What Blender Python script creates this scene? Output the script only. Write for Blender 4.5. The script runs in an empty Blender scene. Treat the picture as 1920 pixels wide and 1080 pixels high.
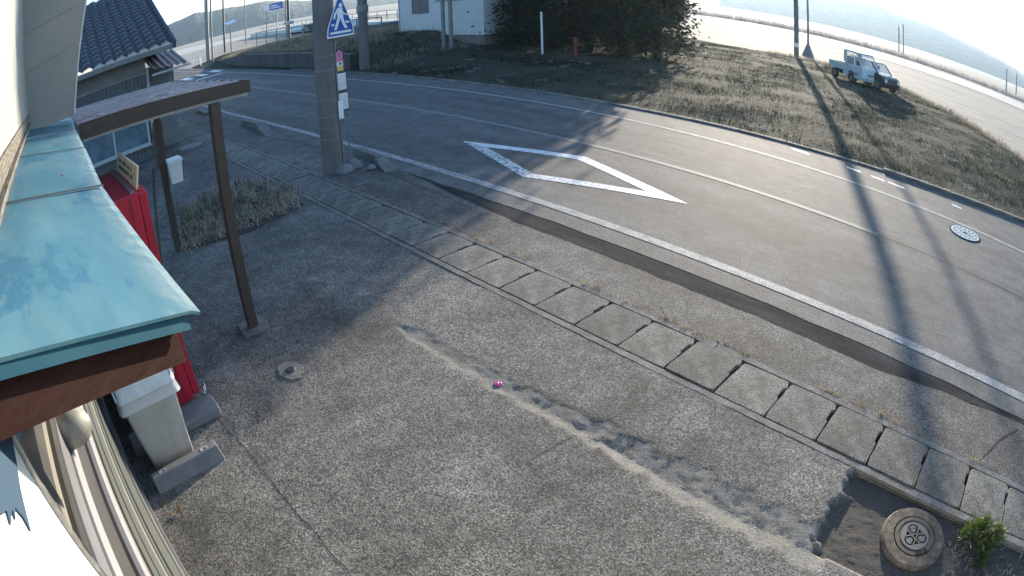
import bpy, bmesh, math, random
from mathutils import Vector, Matrix, noise as mn
R = math.radians
rnd = random.Random(7)
SC = bpy.context.scene
COL = SC.collection

# ------------------------------------------------------------------ camera
# world: +x runs along the road towards the right of the picture, +y across the road away from the shop
HC = 2.927
F_PX, A3 = 1193.63, 0.21154              # theta = q + A3 q^3, q = r / F_PX  (1920 px wide sensor)
PITCH, ROLL, HEAD = 0.48308, 0.031639, R(-47.9244)
cd = bpy.data.cameras.new('camera'); cam = bpy.data.objects.new('camera', cd); COL.objects.link(cam)
cd.type = 'PANO'; cd.panorama_type = 'FISHEYE_LENS_POLYNOMIAL'
cd.sensor_fit = 'HORIZONTAL'; cd.sensor_width = 36.0; cd.sensor_height = 20.25
fmm = F_PX * 36.0 / 1920.0
cd.fisheye_fov = math.pi
cd.fisheye_polynomial_k0 = 0.0
cd.fisheye_polynomial_k1 = -1.0 / fmm
cd.fisheye_polynomial_k2 = 0.0
cd.fisheye_polynomial_k3 = -A3 / fmm ** 3
cd.fisheye_polynomial_k4 = 0.0
cd.clip_start = 0.02; cd.clip_end = 9000
def cam2world(v):
    x, y, z = v
    cr, sr, cp, sp = math.cos(ROLL), math.sin(ROLL), math.cos(PITCH), math.sin(PITCH)
    X, Z = x * cr + z * sr, -x * sr + z * cr
    Y, Z = y * cp + Z * sp, -y * sp + Z * cp
    ux, uy = math.cos(HEAD), math.sin(HEAD)
    return Vector((X * ux + Y * uy, -X * uy + Y * ux, Z))
right, fwd, up = cam2world((1, 0, 0)), cam2world((0, 1, 0)), cam2world((0, 0, 1))
cam.matrix_world = Matrix(((right.x, up.x, -fwd.x, 0), (right.y, up.y, -fwd.y, 0), (right.z, up.z, -fwd.z, HC), (0, 0, 0, 1)))
SC.camera = cam

# ------------------------------------------------------------------ light
SUN_DIR = Vector((-0.391, 0.920, 0)).normalized()
SUN_EL = R(10.0)
SKY, SUN, EXPO = 0.145, 4.4, 1.65
wd = bpy.data.worlds.new('World'); SC.world = wd; wd.use_nodes = True
nt = wd.node_tree; nt.nodes.clear()
sk = nt.nodes.new('ShaderNodeTexSky'); sk.sky_type = 'NISHITA'; sk.sun_disc = False
sk.sun_elevation = SUN_EL; sk.sun_rotation = math.atan2(SUN_DIR.x, SUN_DIR.y)
sk.altitude = 50; sk.air_density = 1.0; sk.dust_density = 0.6; sk.ozone_density = 3.0
bg = nt.nodes.new('ShaderNodeBackground'); bg.inputs[1].default_value = SKY
wo = nt.nodes.new('ShaderNodeOutputWorld')
nt.links.new(sk.outputs[0], bg.inputs[0]); nt.links.new(bg.outputs[0], wo.inputs[0])
sl = bpy.data.lights.new('sun', 'SUN'); sl.energy = SUN; sl.angle = R(0.5); sl.color = (1.0, 0.87, 0.69)
so = bpy.data.objects.new('sun', sl); COL.objects.link(so)
sd = Vector((SUN_DIR.x * math.cos(SUN_EL), SUN_DIR.y * math.cos(SUN_EL), math.sin(SUN_EL)))
so.rotation_euler = sd.to_track_quat('Z', 'Y').to_euler(); so.location = (0, 0, 60)
SC.view_settings.view_transform = 'Standard'; SC.view_settings.look = 'None'
SC.view_settings.exposure = EXPO; SC.view_settings.gamma = 1.0
SC.cycles.max_bounces = 6; SC.cycles.transparent_max_bounces = 12; SC.cycles.volume_bounces = 0
SC.cycles.sample_clamp_indirect = 6

# ------------------------------------------------------------------ materials
MATS = {}
def M(name, col, rough=0.75, col2=None, scale=6.0, lo=0.38, hi=0.62, speck=None, speck_scale=120.0, speck_amt=0.5,
      bump=0.0, bump_scale=80.0, bump_dist=0.01, metallic=0.0, stretch=(1, 1, 1), col3=None, scale3=1.2, lo3=0.5, hi3=0.65,
      spec=0.5, transl=0.0, alpha=1.0, cells=None, streaks=(), objrand=0.0):
    if name in MATS: return MATS[name]
    m = bpy.data.materials.new(name); m.use_nodes = True; MATS[name] = m
    n, l = m.node_tree.nodes, m.node_tree.links
    p = n['Principled BSDF']
    p.inputs['Roughness'].default_value = rough; p.inputs['Metallic'].default_value = metallic
    p.inputs['Specular IOR Level'].default_value = spec
    tc = n.new('ShaderNodeTexCoord'); mp = n.new('ShaderNodeMapping'); mp.inputs['Scale'].default_value = stretch
    l.new(tc.outputs['Object'], mp.inputs[0])
    def nz(s, d=5, r=0.6):
        t = n.new('ShaderNodeTexNoise'); t.inputs['Scale'].default_value = s; t.inputs['Detail'].default_value = d
        t.inputs['Roughness'].default_value = r; l.new(mp.outputs[0], t.inputs['Vector']); return t.outputs['Fac']
    def ramp(f, a, b):
        t = n.new('ShaderNodeMapRange'); t.inputs['From Min'].default_value = a; t.inputs['From Max'].default_value = b
        l.new(f, t.inputs['Value']); return t.outputs['Result']
    def mix(f, a, b, mode='MIX'):
        t = n.new('ShaderNodeMix'); t.data_type = 'RGBA'; t.blend_type = mode
        if isinstance(f, float): t.inputs[0].default_value = f
        else: l.new(f, t.inputs[0])
        for i, v in ((6, a), (7, b)):
            if isinstance(v, tuple): t.inputs[i].default_value = (*v[:3], 1)
            else: l.new(v, t.inputs[i])
        return t.outputs[2]
    c = tuple(col)
    if col2 is not None: c = mix(ramp(nz(scale), lo, hi), c, tuple(col2))
    if col3 is not None: c = mix(ramp(nz(scale3, 6, .65), lo3, hi3), c, tuple(col3))
    if speck is not None:
        c = mix(ramp(nz(speck_scale, 2, .5), 0.5 - 0.12, 0.5 + 0.14), c, mix(float(speck_amt), c, tuple(speck)))
    for (ss, st_, a_, b_, lo_, hi_) in streaks:      # large wear: patches, tyre polish, dirt runs
        m2 = n.new('ShaderNodeMapping'); m2.inputs['Scale'].default_value = st_; l.new(tc.outputs['Object'], m2.inputs[0])
        t = n.new('ShaderNodeTexNoise'); t.inputs['Scale'].default_value = ss; t.inputs['Detail'].default_value = 7; t.inputs['Roughness'].default_value = .62; t.inputs['Distortion'].default_value = .4
        l.new(m2.outputs[0], t.inputs['Vector']); f_ = n.new('ShaderNodeMapRange'); l.new(t.outputs['Fac'], f_.inputs['Value'])
        for q, v in zip(('From Min', 'From Max', 'To Min', 'To Max'), (lo_, hi_, a_, b_)): f_.inputs[q].default_value = v
        cc = n.new('ShaderNodeCombineColor')
        for q in range(3): l.new(f_.outputs['Result'], cc.inputs[q])
        c = mix(1.0, c, cc.outputs[0], 'MULTIPLY')
    if objrand > 0:
        oi = n.new('ShaderNodeObjectInfo'); f_ = n.new('ShaderNodeMapRange'); l.new(oi.outputs['Random'], f_.inputs['Value'])
        f_.inputs['To Min'].default_value = 1 - objrand; f_.inputs['To Max'].default_value = 1 + objrand
        cc = n.new('ShaderNodeCombineColor')
        for q in range(3): l.new(f_.outputs['Result'], cc.inputs[q])
        c = mix(1.0, c, cc.outputs[0], 'MULTIPLY')
    if cells is not None:          # grains of aggregate: (scale, darkest, lightest) factors
        vo = n.new('ShaderNodeTexVoronoi'); vo.inputs['Scale'].default_value = cells[0]; l.new(mp.outputs[0], vo.inputs['Vector'])
        mr = n.new('ShaderNodeMapRange'); sx = n.new('ShaderNodeSeparateColor'); l.new(vo.outputs['Color'], sx.inputs[0]); l.new(sx.outputs[0], mr.inputs['Value'])
        mr.inputs['To Min'].default_value = cells[1]; mr.inputs['To Max'].default_value = cells[2]
        cc = n.new('ShaderNodeCombineColor')
        for q in range(3): l.new(mr.outputs['Result'], cc.inputs[q])
        c = mix(1.0, c, cc.outputs[0], 'MULTIPLY')
    if isinstance(c, tuple): p.inputs['Base Color'].default_value = (*c[:3], 1)
    else: l.new(c, p.inputs['Base Color'])
    if bump > 0:
        b = n.new('ShaderNodeBump'); b.inputs['Strength'].default_value = bump; b.inputs['Distance'].default_value = bump_dist
        l.new(nz(bump_scale, 3, .6), b.inputs['Height']); l.new(b.outputs[0], p.inputs['Normal'])
    if alpha < 1: p.inputs['Alpha'].default_value = alpha
    if transl > 0:
        o = n['Material Output']; tr = n.new('ShaderNodeBsdfTranslucent'); ms = n.new('ShaderNodeMixShader')
        ms.inputs[0].default_value = transl
        if isinstance(c, tuple): tr.inputs[0].default_value = (*c[:3], 1)
        else: l.new(c, tr.inputs[0])
        l.new(p.outputs[0], ms.inputs[1]); l.new(tr.outputs[0], ms.inputs[2]); l.new(ms.outputs[0], o.inputs[0])
    return m

asphalt = M('asphalt', (.060, .064, .067), .85, (.080, .083, .085), 1.6, spec=.35, cells=(95, .5, 1.5), streaks=((.9, (.10, 1.3, 1), .74, 1.22, .35, .65), (2.2, (1, 1, 1), .80, 1.15, .36, .62), (7, (.3, 1, 1), .86, 1.1, .36, .64)), speck=(.17, .165, .155), speck_scale=75, speck_amt=.8, bump=.7, bump_scale=70, bump_dist=.012)
asphalt_old = M('asphalt_shoulder', (.060, .058, .056), .9, (.042, .041, .040), 3.0, cells=(80, .35, 1.7), streaks=((.8, (.5, 1, 1), .6, 1.2, .38, .62), (5, (1, 1, 1), .7, 1.2, .36, .62)), speck=(.20, .19, .175), speck_scale=70, speck_amt=.8, bump=.8, bump_scale=85, bump_dist=.012, col3=(.04, .037, .034), scale3=.8)
asphalt_dk = M('asphalt_dark', (.034, .034, .035), .95, (.046, .046, .046), 4, spec=.06, cells=(95, .6, 1.4), streaks=((3, (.4, 2, 1), .7, 1.3, .36, .62),), bump=.5, bump_scale=90, bump_dist=.006, stretch=(.35, 2, 1))
roadpaint = M('road_paint', (.47, .47, .46), .8, (.36, .36, .355), 9, streaks=((5, (1, 2, 1), .62, 1.08, .36, .55),), speck=(.07, .07, .07), speck_scale=60, speck_amt=.75, bump=.5, bump_scale=60, bump_dist=.008)
roadpaint_fresh = M('road_paint_fresh', (.74, .75, .76), .6, (.66, .67, .69), 7, streaks=((6, (1, 1, 1), .6, 1.05, .34, .5),), speck=(.35, .35, .36), speck_scale=16, speck_amt=.25, bump=.3, bump_scale=60, bump_dist=.006)
roadpaint_faded = M('road_paint_faded', (.15, .15, .147), .8, (.10, .10, .10), 8, speck=(.28, .28, .27), speck_scale=55, speck_amt=.8)
concrete = M('concrete_lid', (.265, .248, .212), .9, (.18, .171, .15), 5, cells=(100, .5, 1.5), objrand=.20, streaks=((4, (1, 1, 1), .62, 1.2, .36, .6), (1.5, (1, 1, 1), .75, 1.15, .36, .62)), speck=(.05, .05, .047), speck_scale=95, speck_amt=.8, bump=.6, bump_scale=95, bump_dist=.007, col3=(.25, .24, .22), scale3=2.5)
concrete_wall = M('concrete_channel', (.22, .21, .195), .9, (.13, .125, .115), 6, speck=(.08, .08, .075), speck_scale=60, speck_amt=.6, bump=.7, bump_scale=50, bump_dist=.012)
block = M('concrete_block', (.22, .225, .23), .85, (.17, .175, .18), 7, speck=(.11, .11, .11), speck_scale=120, speck_amt=.5, bump=.35, bump_scale=90, bump_dist=.005)
mortar = M('mortar', (.24, .225, .19), .9, (.17, .16, .14), 7, bump=.6, bump_scale=30, bump_dist=.012)
dirt = M('dirt', (.045, .042, .038), .95, (.075, .07, .06), 9, spec=.1, speck=(.13, .125, .12), speck_scale=70, speck_amt=.6, bump=1.0, bump_scale=30, bump_dist=.03)
terrain_m = M('field_soil', (.23, .19, .145), .95, (.30, .26, .20), .35, col3=(.16, .145, .10), scale3=.05, bump=1.0, bump_scale=1.4, bump_dist=.12, speck=(.42, .40, .36), speck_scale=3.0, speck_amt=.6, stretch=(.35, 2.2, 1))
turf_m = M('turf_soil', (.042, .047, .028), .95, (.068, .064, .042), 1.2, spec=.06, speck=(.10, .10, .09), speck_scale=22, speck_amt=.6, bump=1.0, bump_scale=9, bump_dist=.08)
frostfield = M('frosted_field', (.50, .48, .44), .9, (.40, .37, .32), .3, bump=.6, bump_scale=1, bump_dist=.1)
darkgap = M('dark_gap', (.012, .012, .012), .95)
teal = M('teal_sheet', (.034, .122, .172), .5, spec=.2, col2=(.062, .148, .186), scale=2.2, lo=.42, hi=.60, streaks=((4, (.5, 3, 1), .93, 1.04, .36, .6),), col3=(.016, .090, .150), scale3=1.5, lo3=.56, hi3=.60, speck=(.10, .16, .18), speck_scale=160, speck_amt=.25, bump=.12, bump_scale=5, bump_dist=.02, stretch=(1, 2.6, 1))
teal_side = M('teal_trim', (.013, .065, .098), .6, spec=.2, col2=(.018, .078, .110), scale=6)
brownwood = M('brown_board', (.022, .0085, .0065), .9, spec=.08, col2=(.034, .014, .011), scale=5, bump=.5, bump_scale=30, bump_dist=.004, stretch=(1, 1, 5), speck=(.03, .02, .018), speck_scale=38, speck_amt=.6)
brownsteel = M('brown_steel', (.050, .038, .030), .55, (.062, .048, .038), 9)
porchtop = M('porch_sheet', (.20, .115, .105), .55, (.34, .26, .23), 3, speck=(.55, .52, .50), speck_scale=30, speck_amt=.5, stretch=(4, .5, 1))
palestrip = M('pale_flashing', (.42, .44, .45), .5, (.33, .35, .36), 4)
ribwall = M('ribbed_wall', (.36, .355, .33), .6, (.32, .315, .295), 12, stretch=(6, 6, .4))
whitewall = M('white_wall', (.78, .77, .72), .6, (.72, .72, .68), 12, stretch=(6, 6, .4))
beige = M('beige_board', (.44, .40, .335), .8, (.38, .35, .305), 1.4, speck=(.30, .28, .25), speck_scale=60, speck_amt=.2, bump=.1, bump_scale=14, bump_dist=.01)
alu = M('aluminium', (.30, .30, .29), .4, (.20, .205, .20), 10, metallic=.6, stretch=(.4, 4, 4))
sid_dark = M('siding_dark', (.030, .031, .028), .5, (.05, .05, .046), 10, stretch=(.6, 6, 6))
sid_cream = M('siding_cream', (.22, .21, .175), .5, (.15, .145, .125), 9, stretch=(.5, 6, 6))
sid_lav = M('siding_pale', (.17, .17, .19), .45, (.14, .14, .155), 8, stretch=(.5, 6, 6))
sid_white = M('siding_white', (.30, .30, .31), .4)
sid_grey = M('siding_grey', (.062, .060, .060), .35, (.075, .073, .072), 6)
sid_green = M('siding_green', (.095, .105, .092), .45, (.065, .072, .065), 12, stretch=(.4, 8, 8))
wood_w = M('weathered_wood', (.11, .095, .07), .85, (.055, .046, .036), 14, bump=.6, bump_scale=30, bump_dist=.006, stretch=(.35, 5, 5), speck=(.25, .23, .19), speck_scale=25, speck_amt=.5)
red = M('red_paint', (.46, .011, .040), .36, (.40, .012, .035), 5, streaks=((9, (1, 1, .12), .8, 1.05, .36, .55),))
red_d = M('red_paint_dark', (.24, .006, .02), .45)
cream = M('cream_sign', (.80, .74, .52), .6, (.74, .64, .36), 6)
ink = M('dark_ink', (.03, .03, .035), .6)
greyplastic = M('grey_plastic', (.70, .73, .74), .45, (.63, .66, .67), 5, streaks=((6, (1, 1, .25), .85, 1.03, .36, .55),))
palebag = M('plastic_bag', (.72, .72, .72), .3, transl=.3)
chrome = M('chrome', (.7, .7, .7), .22, metallic=1.0)
hoodm = M('hood_steel', (.30, .29, .255), .55, (.23, .22, .195), 40, metallic=.2)
polem = M('pole_concrete', (.17, .16, .15), .85, (.13, .125, .12), 3, bump=.3, bump_scale=30, bump_dist=.005, stretch=(2, 2, .4))
polesteel = M('pole_steel', (.22, .22, .22), .5, (.16, .16, .16), 6)
blacksteel = M('black_steel', (.02, .022, .026), .5)
signblue = M('sign_blue', (.012, .075, .34), .4)
signwhite = M('sign_white', (.80, .81, .82), .45)
paper = M('paper_white', (.74, .75, .74), .5)
purple = M('board_frame', (.06, .03, .10), .5)
pinkm = M('poster_pink', (.62, .22, .30), .5)
yellowm = M('poster_yellow', (.72, .52, .10), .5)
tile = M('roof_tile', (.050, .056, .065), .32, (.035, .04, .047), 5)
hwall = M('house_wall', (.22, .22, .21), .8, (.18, .18, .175), 2)
hsid = M('house_siding', (.13, .135, .14), .6, (.10, .105, .11), 3)
glassm = M('window_glass', (.10, .14, .17), .12, (.16, .21, .25), 2.5, spec=.8)
rust = M('rust_tin', (.24, .15, .14), .6, (.32, .25, .24), 4)
wbuild = M('white_cladding', (.55, .56, .56), .6, (.50, .51, .51), .8)
wbuild2 = M('pale_cladding', (.42, .46, .48), .6, (.38, .42, .44), .8)
wfound = M('foundation', (.22, .19, .165), .9, (.17, .15, .13), 2)
retw = M('retaining_concrete', (.085, .08, .075), .9, (.055, .052, .05), 1.5, stretch=(1, 1, .3))
bark = M('bark', (.06, .045, .034), .9, (.035, .028, .022), 8, bump=.6, bump_scale=20, bump_dist=.02, stretch=(2, 2, .4))
leafm = M('cedar_leaf', (.022, .034, .016), .7, (.038, .046, .020), .8, transl=.25, col3=(.055, .045, .022), scale3=.5, lo3=.56, hi3=.66)
grassb = M('grass_blade', (.024, .036, .018), .85, (.014, .025, .014), 1.3, transl=.2, spec=.05, col3=(.48, .49, .48), scale3=1.1, lo3=.585, hi3=.64)
strawm = M('straw', (.42, .35, .25), .8, (.17, .135, .09), 3, transl=.3)
weedm = M('green_weed', (.085, .13, .035), .6, (.035, .062, .02), 14, transl=.35)
frostweed = M('frosted_weed', (.22, .24, .25), .7, (.13, .14, .14), 12, transl=.25)
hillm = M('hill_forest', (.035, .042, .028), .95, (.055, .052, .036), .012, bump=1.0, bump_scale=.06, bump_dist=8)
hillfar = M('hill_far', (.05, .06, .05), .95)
truckw = M('truck_white', (.52, .60, .62), .35)
cardark = M('car_dark', (.018, .017, .024), .25)
glassclear = M('vehicle_glass', (.6, .7, .72), .05, alpha=.25)
tyre = M('tyre_rubber', (.02, .02, .02), .85)
lampm = M('lamp_lens', (.7, .7, .68), .15)
redpost = M('red_post', (.20, .045, .035), .6)
manh = M('manhole_metal', (.42, .44, .45), .42, (.30, .31, .32), 20, metallic=.7)
coverm = M('cover_metal', (.11, .085, .065), .6, (.07, .052, .04), 14, metallic=.3)
ringm = M('cover_ring', (.14, .112, .083), .88, (.09, .072, .054), 10, streaks=((14, (1, 1, 1), .55, 1.25, .36, .62),), cells=(140, .6, 1.4), bump=.5, bump_scale=60, bump_dist=.006)
pinkp = M('pink_bright', (.75, .08, .38), .3, transl=.3)
shadowm = M('shadow_blue', (.050, .085, .125), .8, (.042, .07, .105), 3, spec=.1)  # blue-grey of the shadow painted on the white board
leafdry = M('dry_leaf', (.14, .08, .045), .8, (.22, .14, .08), 30)
reedm = M('reed', (.50, .46, .42), .9, (.36, .32, .29), 1.5, transl=.4)

# ------------------------------------------------------------------ helpers
TH = math.atan(.064)                                  # the shop stands a little askew to the road
CT, ST = math.cos(TH), math.sin(TH)
def bl(x, y, z=0.0): return Vector((x * CT - y * ST, x * ST + y * CT, z))

def tag(o, label=None, cat=None, group=None, kind=None):
    if label: o['label'] = label
    if cat: o['category'] = cat
    if group: o['group'] = group
    if kind: o['kind'] = kind
    return o
def thing(name, label, cat, loc=(0, 0, 0), rz=0.0, group=None):
    o = bpy.data.objects.new(name, None); COL.objects.link(o); o.location = loc; o.rotation_euler = (0, 0, rz)
    o.empty_display_size = .2
    return tag(o, label, cat, group)
class MB:
    def __init__(s): s.v = []; s.f = []; s.m = []
    def add(s, vs, fs, mi=0):
        b = len(s.v); s.v += [tuple(p) for p in vs]; s.f += [tuple(b + i for i in f) for f in fs]; s.m += [mi] * len(fs); return s
    def box(s, x0, x1, y0, y1, z0, z1, mi=0):
        vs = [(x, y, z) for z in (z0, z1) for y in (y0, y1) for x in (x0, x1)]
        return s.add(vs, [(0, 2, 3, 1), (4, 5, 7, 6), (0, 1, 5, 4), (2, 6, 7, 3), (0, 4, 6, 2), (1, 3, 7, 5)], mi)
    def hexa(s, p, mi=0):      # p: bottom 4 (ccw from above), top 4
        return s.add(p, [(3, 2, 1, 0), (4, 5, 6, 7), (0, 1, 5, 4), (1, 2, 6, 5), (2, 3, 7, 6), (3, 0, 4, 7)], mi)
    def prism(s, pts, h0, h1, f=lambda a, b, c: (a, b, c), mi=0):   # polygon pts (a,b) extruded along c
        n = len(pts)
        vs = [f(a, b, h0) for a, b in pts] + [f(a, b, h1) for a, b in pts]
        return s.add(vs, [tuple(range(n - 1, -1, -1)), tuple(range(n, 2 * n))] + [(i, (i + 1) % n, n + (i + 1) % n, n + i) for i in range(n)], mi)
    def tube(s, p0, p1, r0, r1=None, n=10, mi=0, cap=True):
        r1 = r0 if r1 is None else r1
        p0, p1 = Vector(p0), Vector(p1); d = (p1 - p0).normalized(); a = d.orthogonal().normalized(); b = d.cross(a)
        vs = []
        for p, r in ((p0, r0), (p1, r1)):
            for i in range(n):
                t = 2 * math.pi * i / n; vs.append(p + a * (r * math.cos(t)) + b * (r * math.sin(t)))
        fs = [(i, (i + 1) % n, n + (i + 1) % n, n + i) for i in range(n)]
        if cap: fs += [tuple(range(n - 1, -1, -1)), tuple(range(n, 2 * n))]
        return s.add(vs, fs, mi)
    def path(s, pts, r, n=8, mi=0):
        for a, b in zip(pts[:-1], pts[1:]): s.tube(a, b, r, r, n, mi)
        return s
    def lathe(s, prof, n=24, c=(0, 0, 0), mi=0, f=None):
        vs = []; f = f or (lambda x, y, z: (x, y, z))
        for r, z in prof:
            for i in range(n):
                t = 2 * math.pi * i / n; x, y, zz = f(r * math.cos(t), r * math.sin(t), z); vs.append((c[0] + x, c[1] + y, c[2] + zz))
        fs = [(k * n + i, k * n + (i + 1) % n, (k + 1) * n + (i + 1) % n, (k + 1) * n + i) for k in range(len(prof) - 1) for i in range(n)]
        fs += [tuple(range(n - 1, -1, -1)), tuple((len(prof) - 1) * n + i for i in range(n))]
        return s.add(vs, fs, mi)
    def grid(s, fn, nu, nv, mi=0):
        vs = [fn(i / nu, j / nv) for j in range(nv + 1) for i in range(nu + 1)]
        return s.add(vs, [(j * (nu + 1) + i, j * (nu + 1) + i + 1, (j + 1) * (nu + 1) + i + 1, (j + 1) * (nu + 1) + i) for j in range(nv) for i in range(nu)], mi)
    def build(s, name, mats, parent=None, smooth=False, bevel=0.0, loc=None, rz=0.0):
        me = bpy.data.meshes.new(name); me.from_pydata(s.v, [], s.f)
        for m in (mats if isinstance(mats, (list, tuple)) else [mats]): me.materials.append(m)
        if len(me.materials) > 1: me.polygons.foreach_set('material_index', s.m)
        me.update()
        if smooth: me.polygons.foreach_set('use_smooth', [True] * len(me.polygons))
        o = bpy.data.objects.new(name, me); COL.objects.link(o)
        if parent is not None: o.parent = parent
        if loc is not None: o.location = loc
        if rz: o.rotation_euler = (0, 0, rz)
        if bevel > 0:
            b = o.modifiers.new('bevel', 'BEVEL'); b.width = bevel; b.segments = 2; b.limit_method = 'ANGLE'
        return o
def struct(o): o['kind'] = 'structure'; return o
def sheet(name, pts, z, m):
    return struct(MB().add([(x, y, z) for x, y in pts], [tuple(range(len(pts)))]).build(name, m))
def lerp(a, b, t): return a + (b - a) * t
def interp(tab, x):
    if x <= tab[0][0]: return tab[0][1]
    for (a, b), (c, d) in zip(tab[:-1], tab[1:]):
        if x <= c: return lerp(b, d, (x - a) / (c - a))
    return tab[-1][1]

# ------------------------------------------------------------------ terrain and hills
def hn(x, y, s): return mn.noise(Vector((x * s, y * s, 3.7)))
def ground_fn(u, v):
    # finer towards the middle
    x = math.copysign(abs(2 * u - 1) ** 3, 2 * u - 1) * 2600; y = math.copysign(abs(2 * v - 1) ** 3, 2 * v - 1) * 2600
    return (x, y, -.12)
struct(MB().grid(ground_fn, 60, 60).build('ground', terrain_m))
# haze top must lie above everything; hills stay under 115 m
def hill(name, az0, az1, dist, depth, tab, m, seed, amp):
    def fn(u, v):
        az = R(lerp(az0, az1, u)); el = interp(tab, lerp(az0, az1, u))
        d = dist + depth * v
        top = math.tan(R(el)) * (dist + depth * .55)
        prof = math.sin(min(1, v / .55) * math.pi / 2) if v < .55 else math.cos((v - .55) / .45 * math.pi / 2)
        z = top * prof * (1 + amp * mn.fractal(Vector((az * 24 + seed, v * 3, seed)), 1, 2, 5)) + (top * .028 * mn.noise(Vector((az * 900, v * 40, seed))) if 0 < v < 1 else 0)
        return (math.cos(az) * d, math.sin(az) * d, max(z, 0) - .2 if 0 < v < 1 else -.4)
    return struct(MB().grid(fn, 260, 26).build(name, m, smooth=True))
hill('hill', 62, 118, 900, 500, [(62, .9), (80, 1.0), (85.5, 1.25), (87, 1.55), (90, 1.95), (93, 2.3), (96, 2.7), (99, 3.0), (104, 3.3), (110, 3.0), (118, 2.2)], hillm, 1.3, .05)
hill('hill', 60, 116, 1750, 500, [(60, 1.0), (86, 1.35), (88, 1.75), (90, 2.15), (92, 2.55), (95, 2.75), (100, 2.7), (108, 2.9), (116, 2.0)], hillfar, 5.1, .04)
hill('hill', 140, 178, 820, 420, [(140, .8), (150, 1.0), (156, 1.6), (160, 2.3), (164, 2.6), (167, 2.8), (169.5, 2.5), (172, 2.4), (178, 1.6)], hillm, 8.2, .06)

# far fields: frosted strips, ditch and field road, running along with the road
def strip(name, y0, y1, z, m, x0=-260, x1=200, bend=0.0):
    n = 40; mb = MB()
    def fn(u, v):
        x = lerp(x0, x1, u); return (x, lerp(y0, y1, v) + bend * ((x + 20) / 100) ** 2, z)
    return struct(mb.grid(fn, n, 1).build(name, m))
strip('field', 77.5, 106, -.10, frostfield)
ditchm = M('ditch_dark', (.05, .045, .045), .9, (.08, .07, .07), 1)
strip('ditch', 75.0, 77.0, -.09, ditchm)
strip('field_road', 107.0, 108.4, -.09, ditchm)
strip('field', 108.6, 112.5, -.10, frostfield)
strip('field_road', 112.6, 114.2, -.09, ditchm)
strip('field', 30.0, 60.0, -.10, frostfield, -400, -150)

# ------------------------------------------------------------------ road
SH = [(-160, 7.0), (-100, 3.0), (-60, 1.2), (-42, .62), (-34, .40), (-26, .16), (-20, 0.0), (40, 0.0)]   # the road bends away to the left far off
def sh(x): return interp(SH, x)
def xs(x0, x1, st):
    n = max(1, int(abs(x1 - x0) / st)); return [lerp(x0, x1, i / n) for i in range(n + 1)]
def ribbon(name, x0, x1, ya, yb, z, m, st=2.0):
    X = xs(x0, x1, st); fa = ya if callable(ya) else (lambda x: ya + sh(x)); fb = yb if callable(yb) else (lambda x: yb + sh(x))
    vs = [(x, fa(x), z) for x in X] + [(x, fb(x), z) for x in X]; n = len(X)
    return struct(MB().add(vs, [(i, i + 1, n + i + 1, n + i) for i in range(n - 1)]).build(name, m))
KERB = [(-30, 12.02), (-14, 11.98), (-8.8, 12.08), (-4.13, 12.43), (-2.23, 12.66), (-.84, 12.80), (.08, 12.95), (1.49, 13.25), (6, 14.4), (16, 17.0)]
def kerby(x): return interp(KERB, x) + (sh(x) if x < -20 else 0)
def edge_near(x): return 5.30 + sh(x) + .03 * mn.noise(Vector((x * 1.7, 0, 0)))
ribbon('road', -160, 20, edge_near, kerby, 0.0, asphalt, .25)
ribbon('road_edge_line', -160, 20, 5.63, 5.78, .004, roadpaint)
ribbon('road_edge_line', -160, 20, 10.88, 11.00, .004, roadpaint)
for a, b in ((-140, -1.55),): ribbon('road_centre_line', a, b, 8.49, 8.62, .004, roadpaint_faded)
ribbon('road_seam', -1.55, 14, 8.55, 8.57, .003, M('seam_dark', (.03, .03, .03), .8))
# crossing bars far down the road
for k in range(9):
    y = 6.2 + k * .95 * .62
    if k % 2 == 0: ribbon('crossing_bar', -46.5, -43.2, y, y + .55, .005, roadpaint_fresh)
ribbon('stop_line', -41.0, -40.4, 8.7, 10.7, .005, roadpaint_fresh)
# diamond that warns of a crossing
dia_o = [(-9.20, 7.16), (-6.68, 6.32), (-4.22, 7.14), (-6.74, 7.86)]
def inset(P, d):
    n = len(P); out = []
    c = Vector((sum(p[0] for p in P) / n, sum(p[1] for p in P) / n))
    for i in range(n):
        a, b, e = (Vector(P[i - 1]), Vector(P[i]), Vector(P[(i + 1) % n]))
        n1 = Vector((-(b - a).y, (b - a).x)).normalized(); n2 = Vector((-(e - b).y, (e - b).x)).normalized()
        if n1.dot(c - a) < 0: n1 = -n1
        if n2.dot(c - b) < 0: n2 = -n2
        bis = (n1 + n2); out.append(b + bis * (d / (1 + n1.dot(n2))))
    return out
di = inset(dia_o, .21)
mb = MB()
for i in range(4):
    a, b = Vector(dia_o[i]), Vector(dia_o[(i + 1) % 4]); c, d = di[i], di[(i + 1) % 4]
    N = 40; vs = []
    for k in range(N + 1):
        t = k / N; o_ = a.lerp(b, t); q = c.lerp(d, t); j = .006 * mn.noise(Vector((k * .9, i * 7, 0)))
        vs += [(o_.x + j, o_.y + j, .004), (q.x + j, q.y - j, .004)]
    mb.add(vs, [(2 * k, 2 * k + 2, 2 * k + 3, 2 * k + 1) for k in range(N)], 1 if i == 0 else (2 if i == 1 else 0))
worn = M('road_paint_worn', (.70, .71, .72), .6, (.62, .63, .64), 7, speck=(.09, .09, .09), speck_scale=13, speck_amt=.95)
worn2 = M('road_paint_half_worn', (.74, .75, .76), .6, (.66, .67, .68), 7, speck=(.16, .16, .16), speck_scale=15, speck_amt=.6)
struct(mb.build('road_diamond_marking', [roadpaint_fresh, worn, worn2]))
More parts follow.
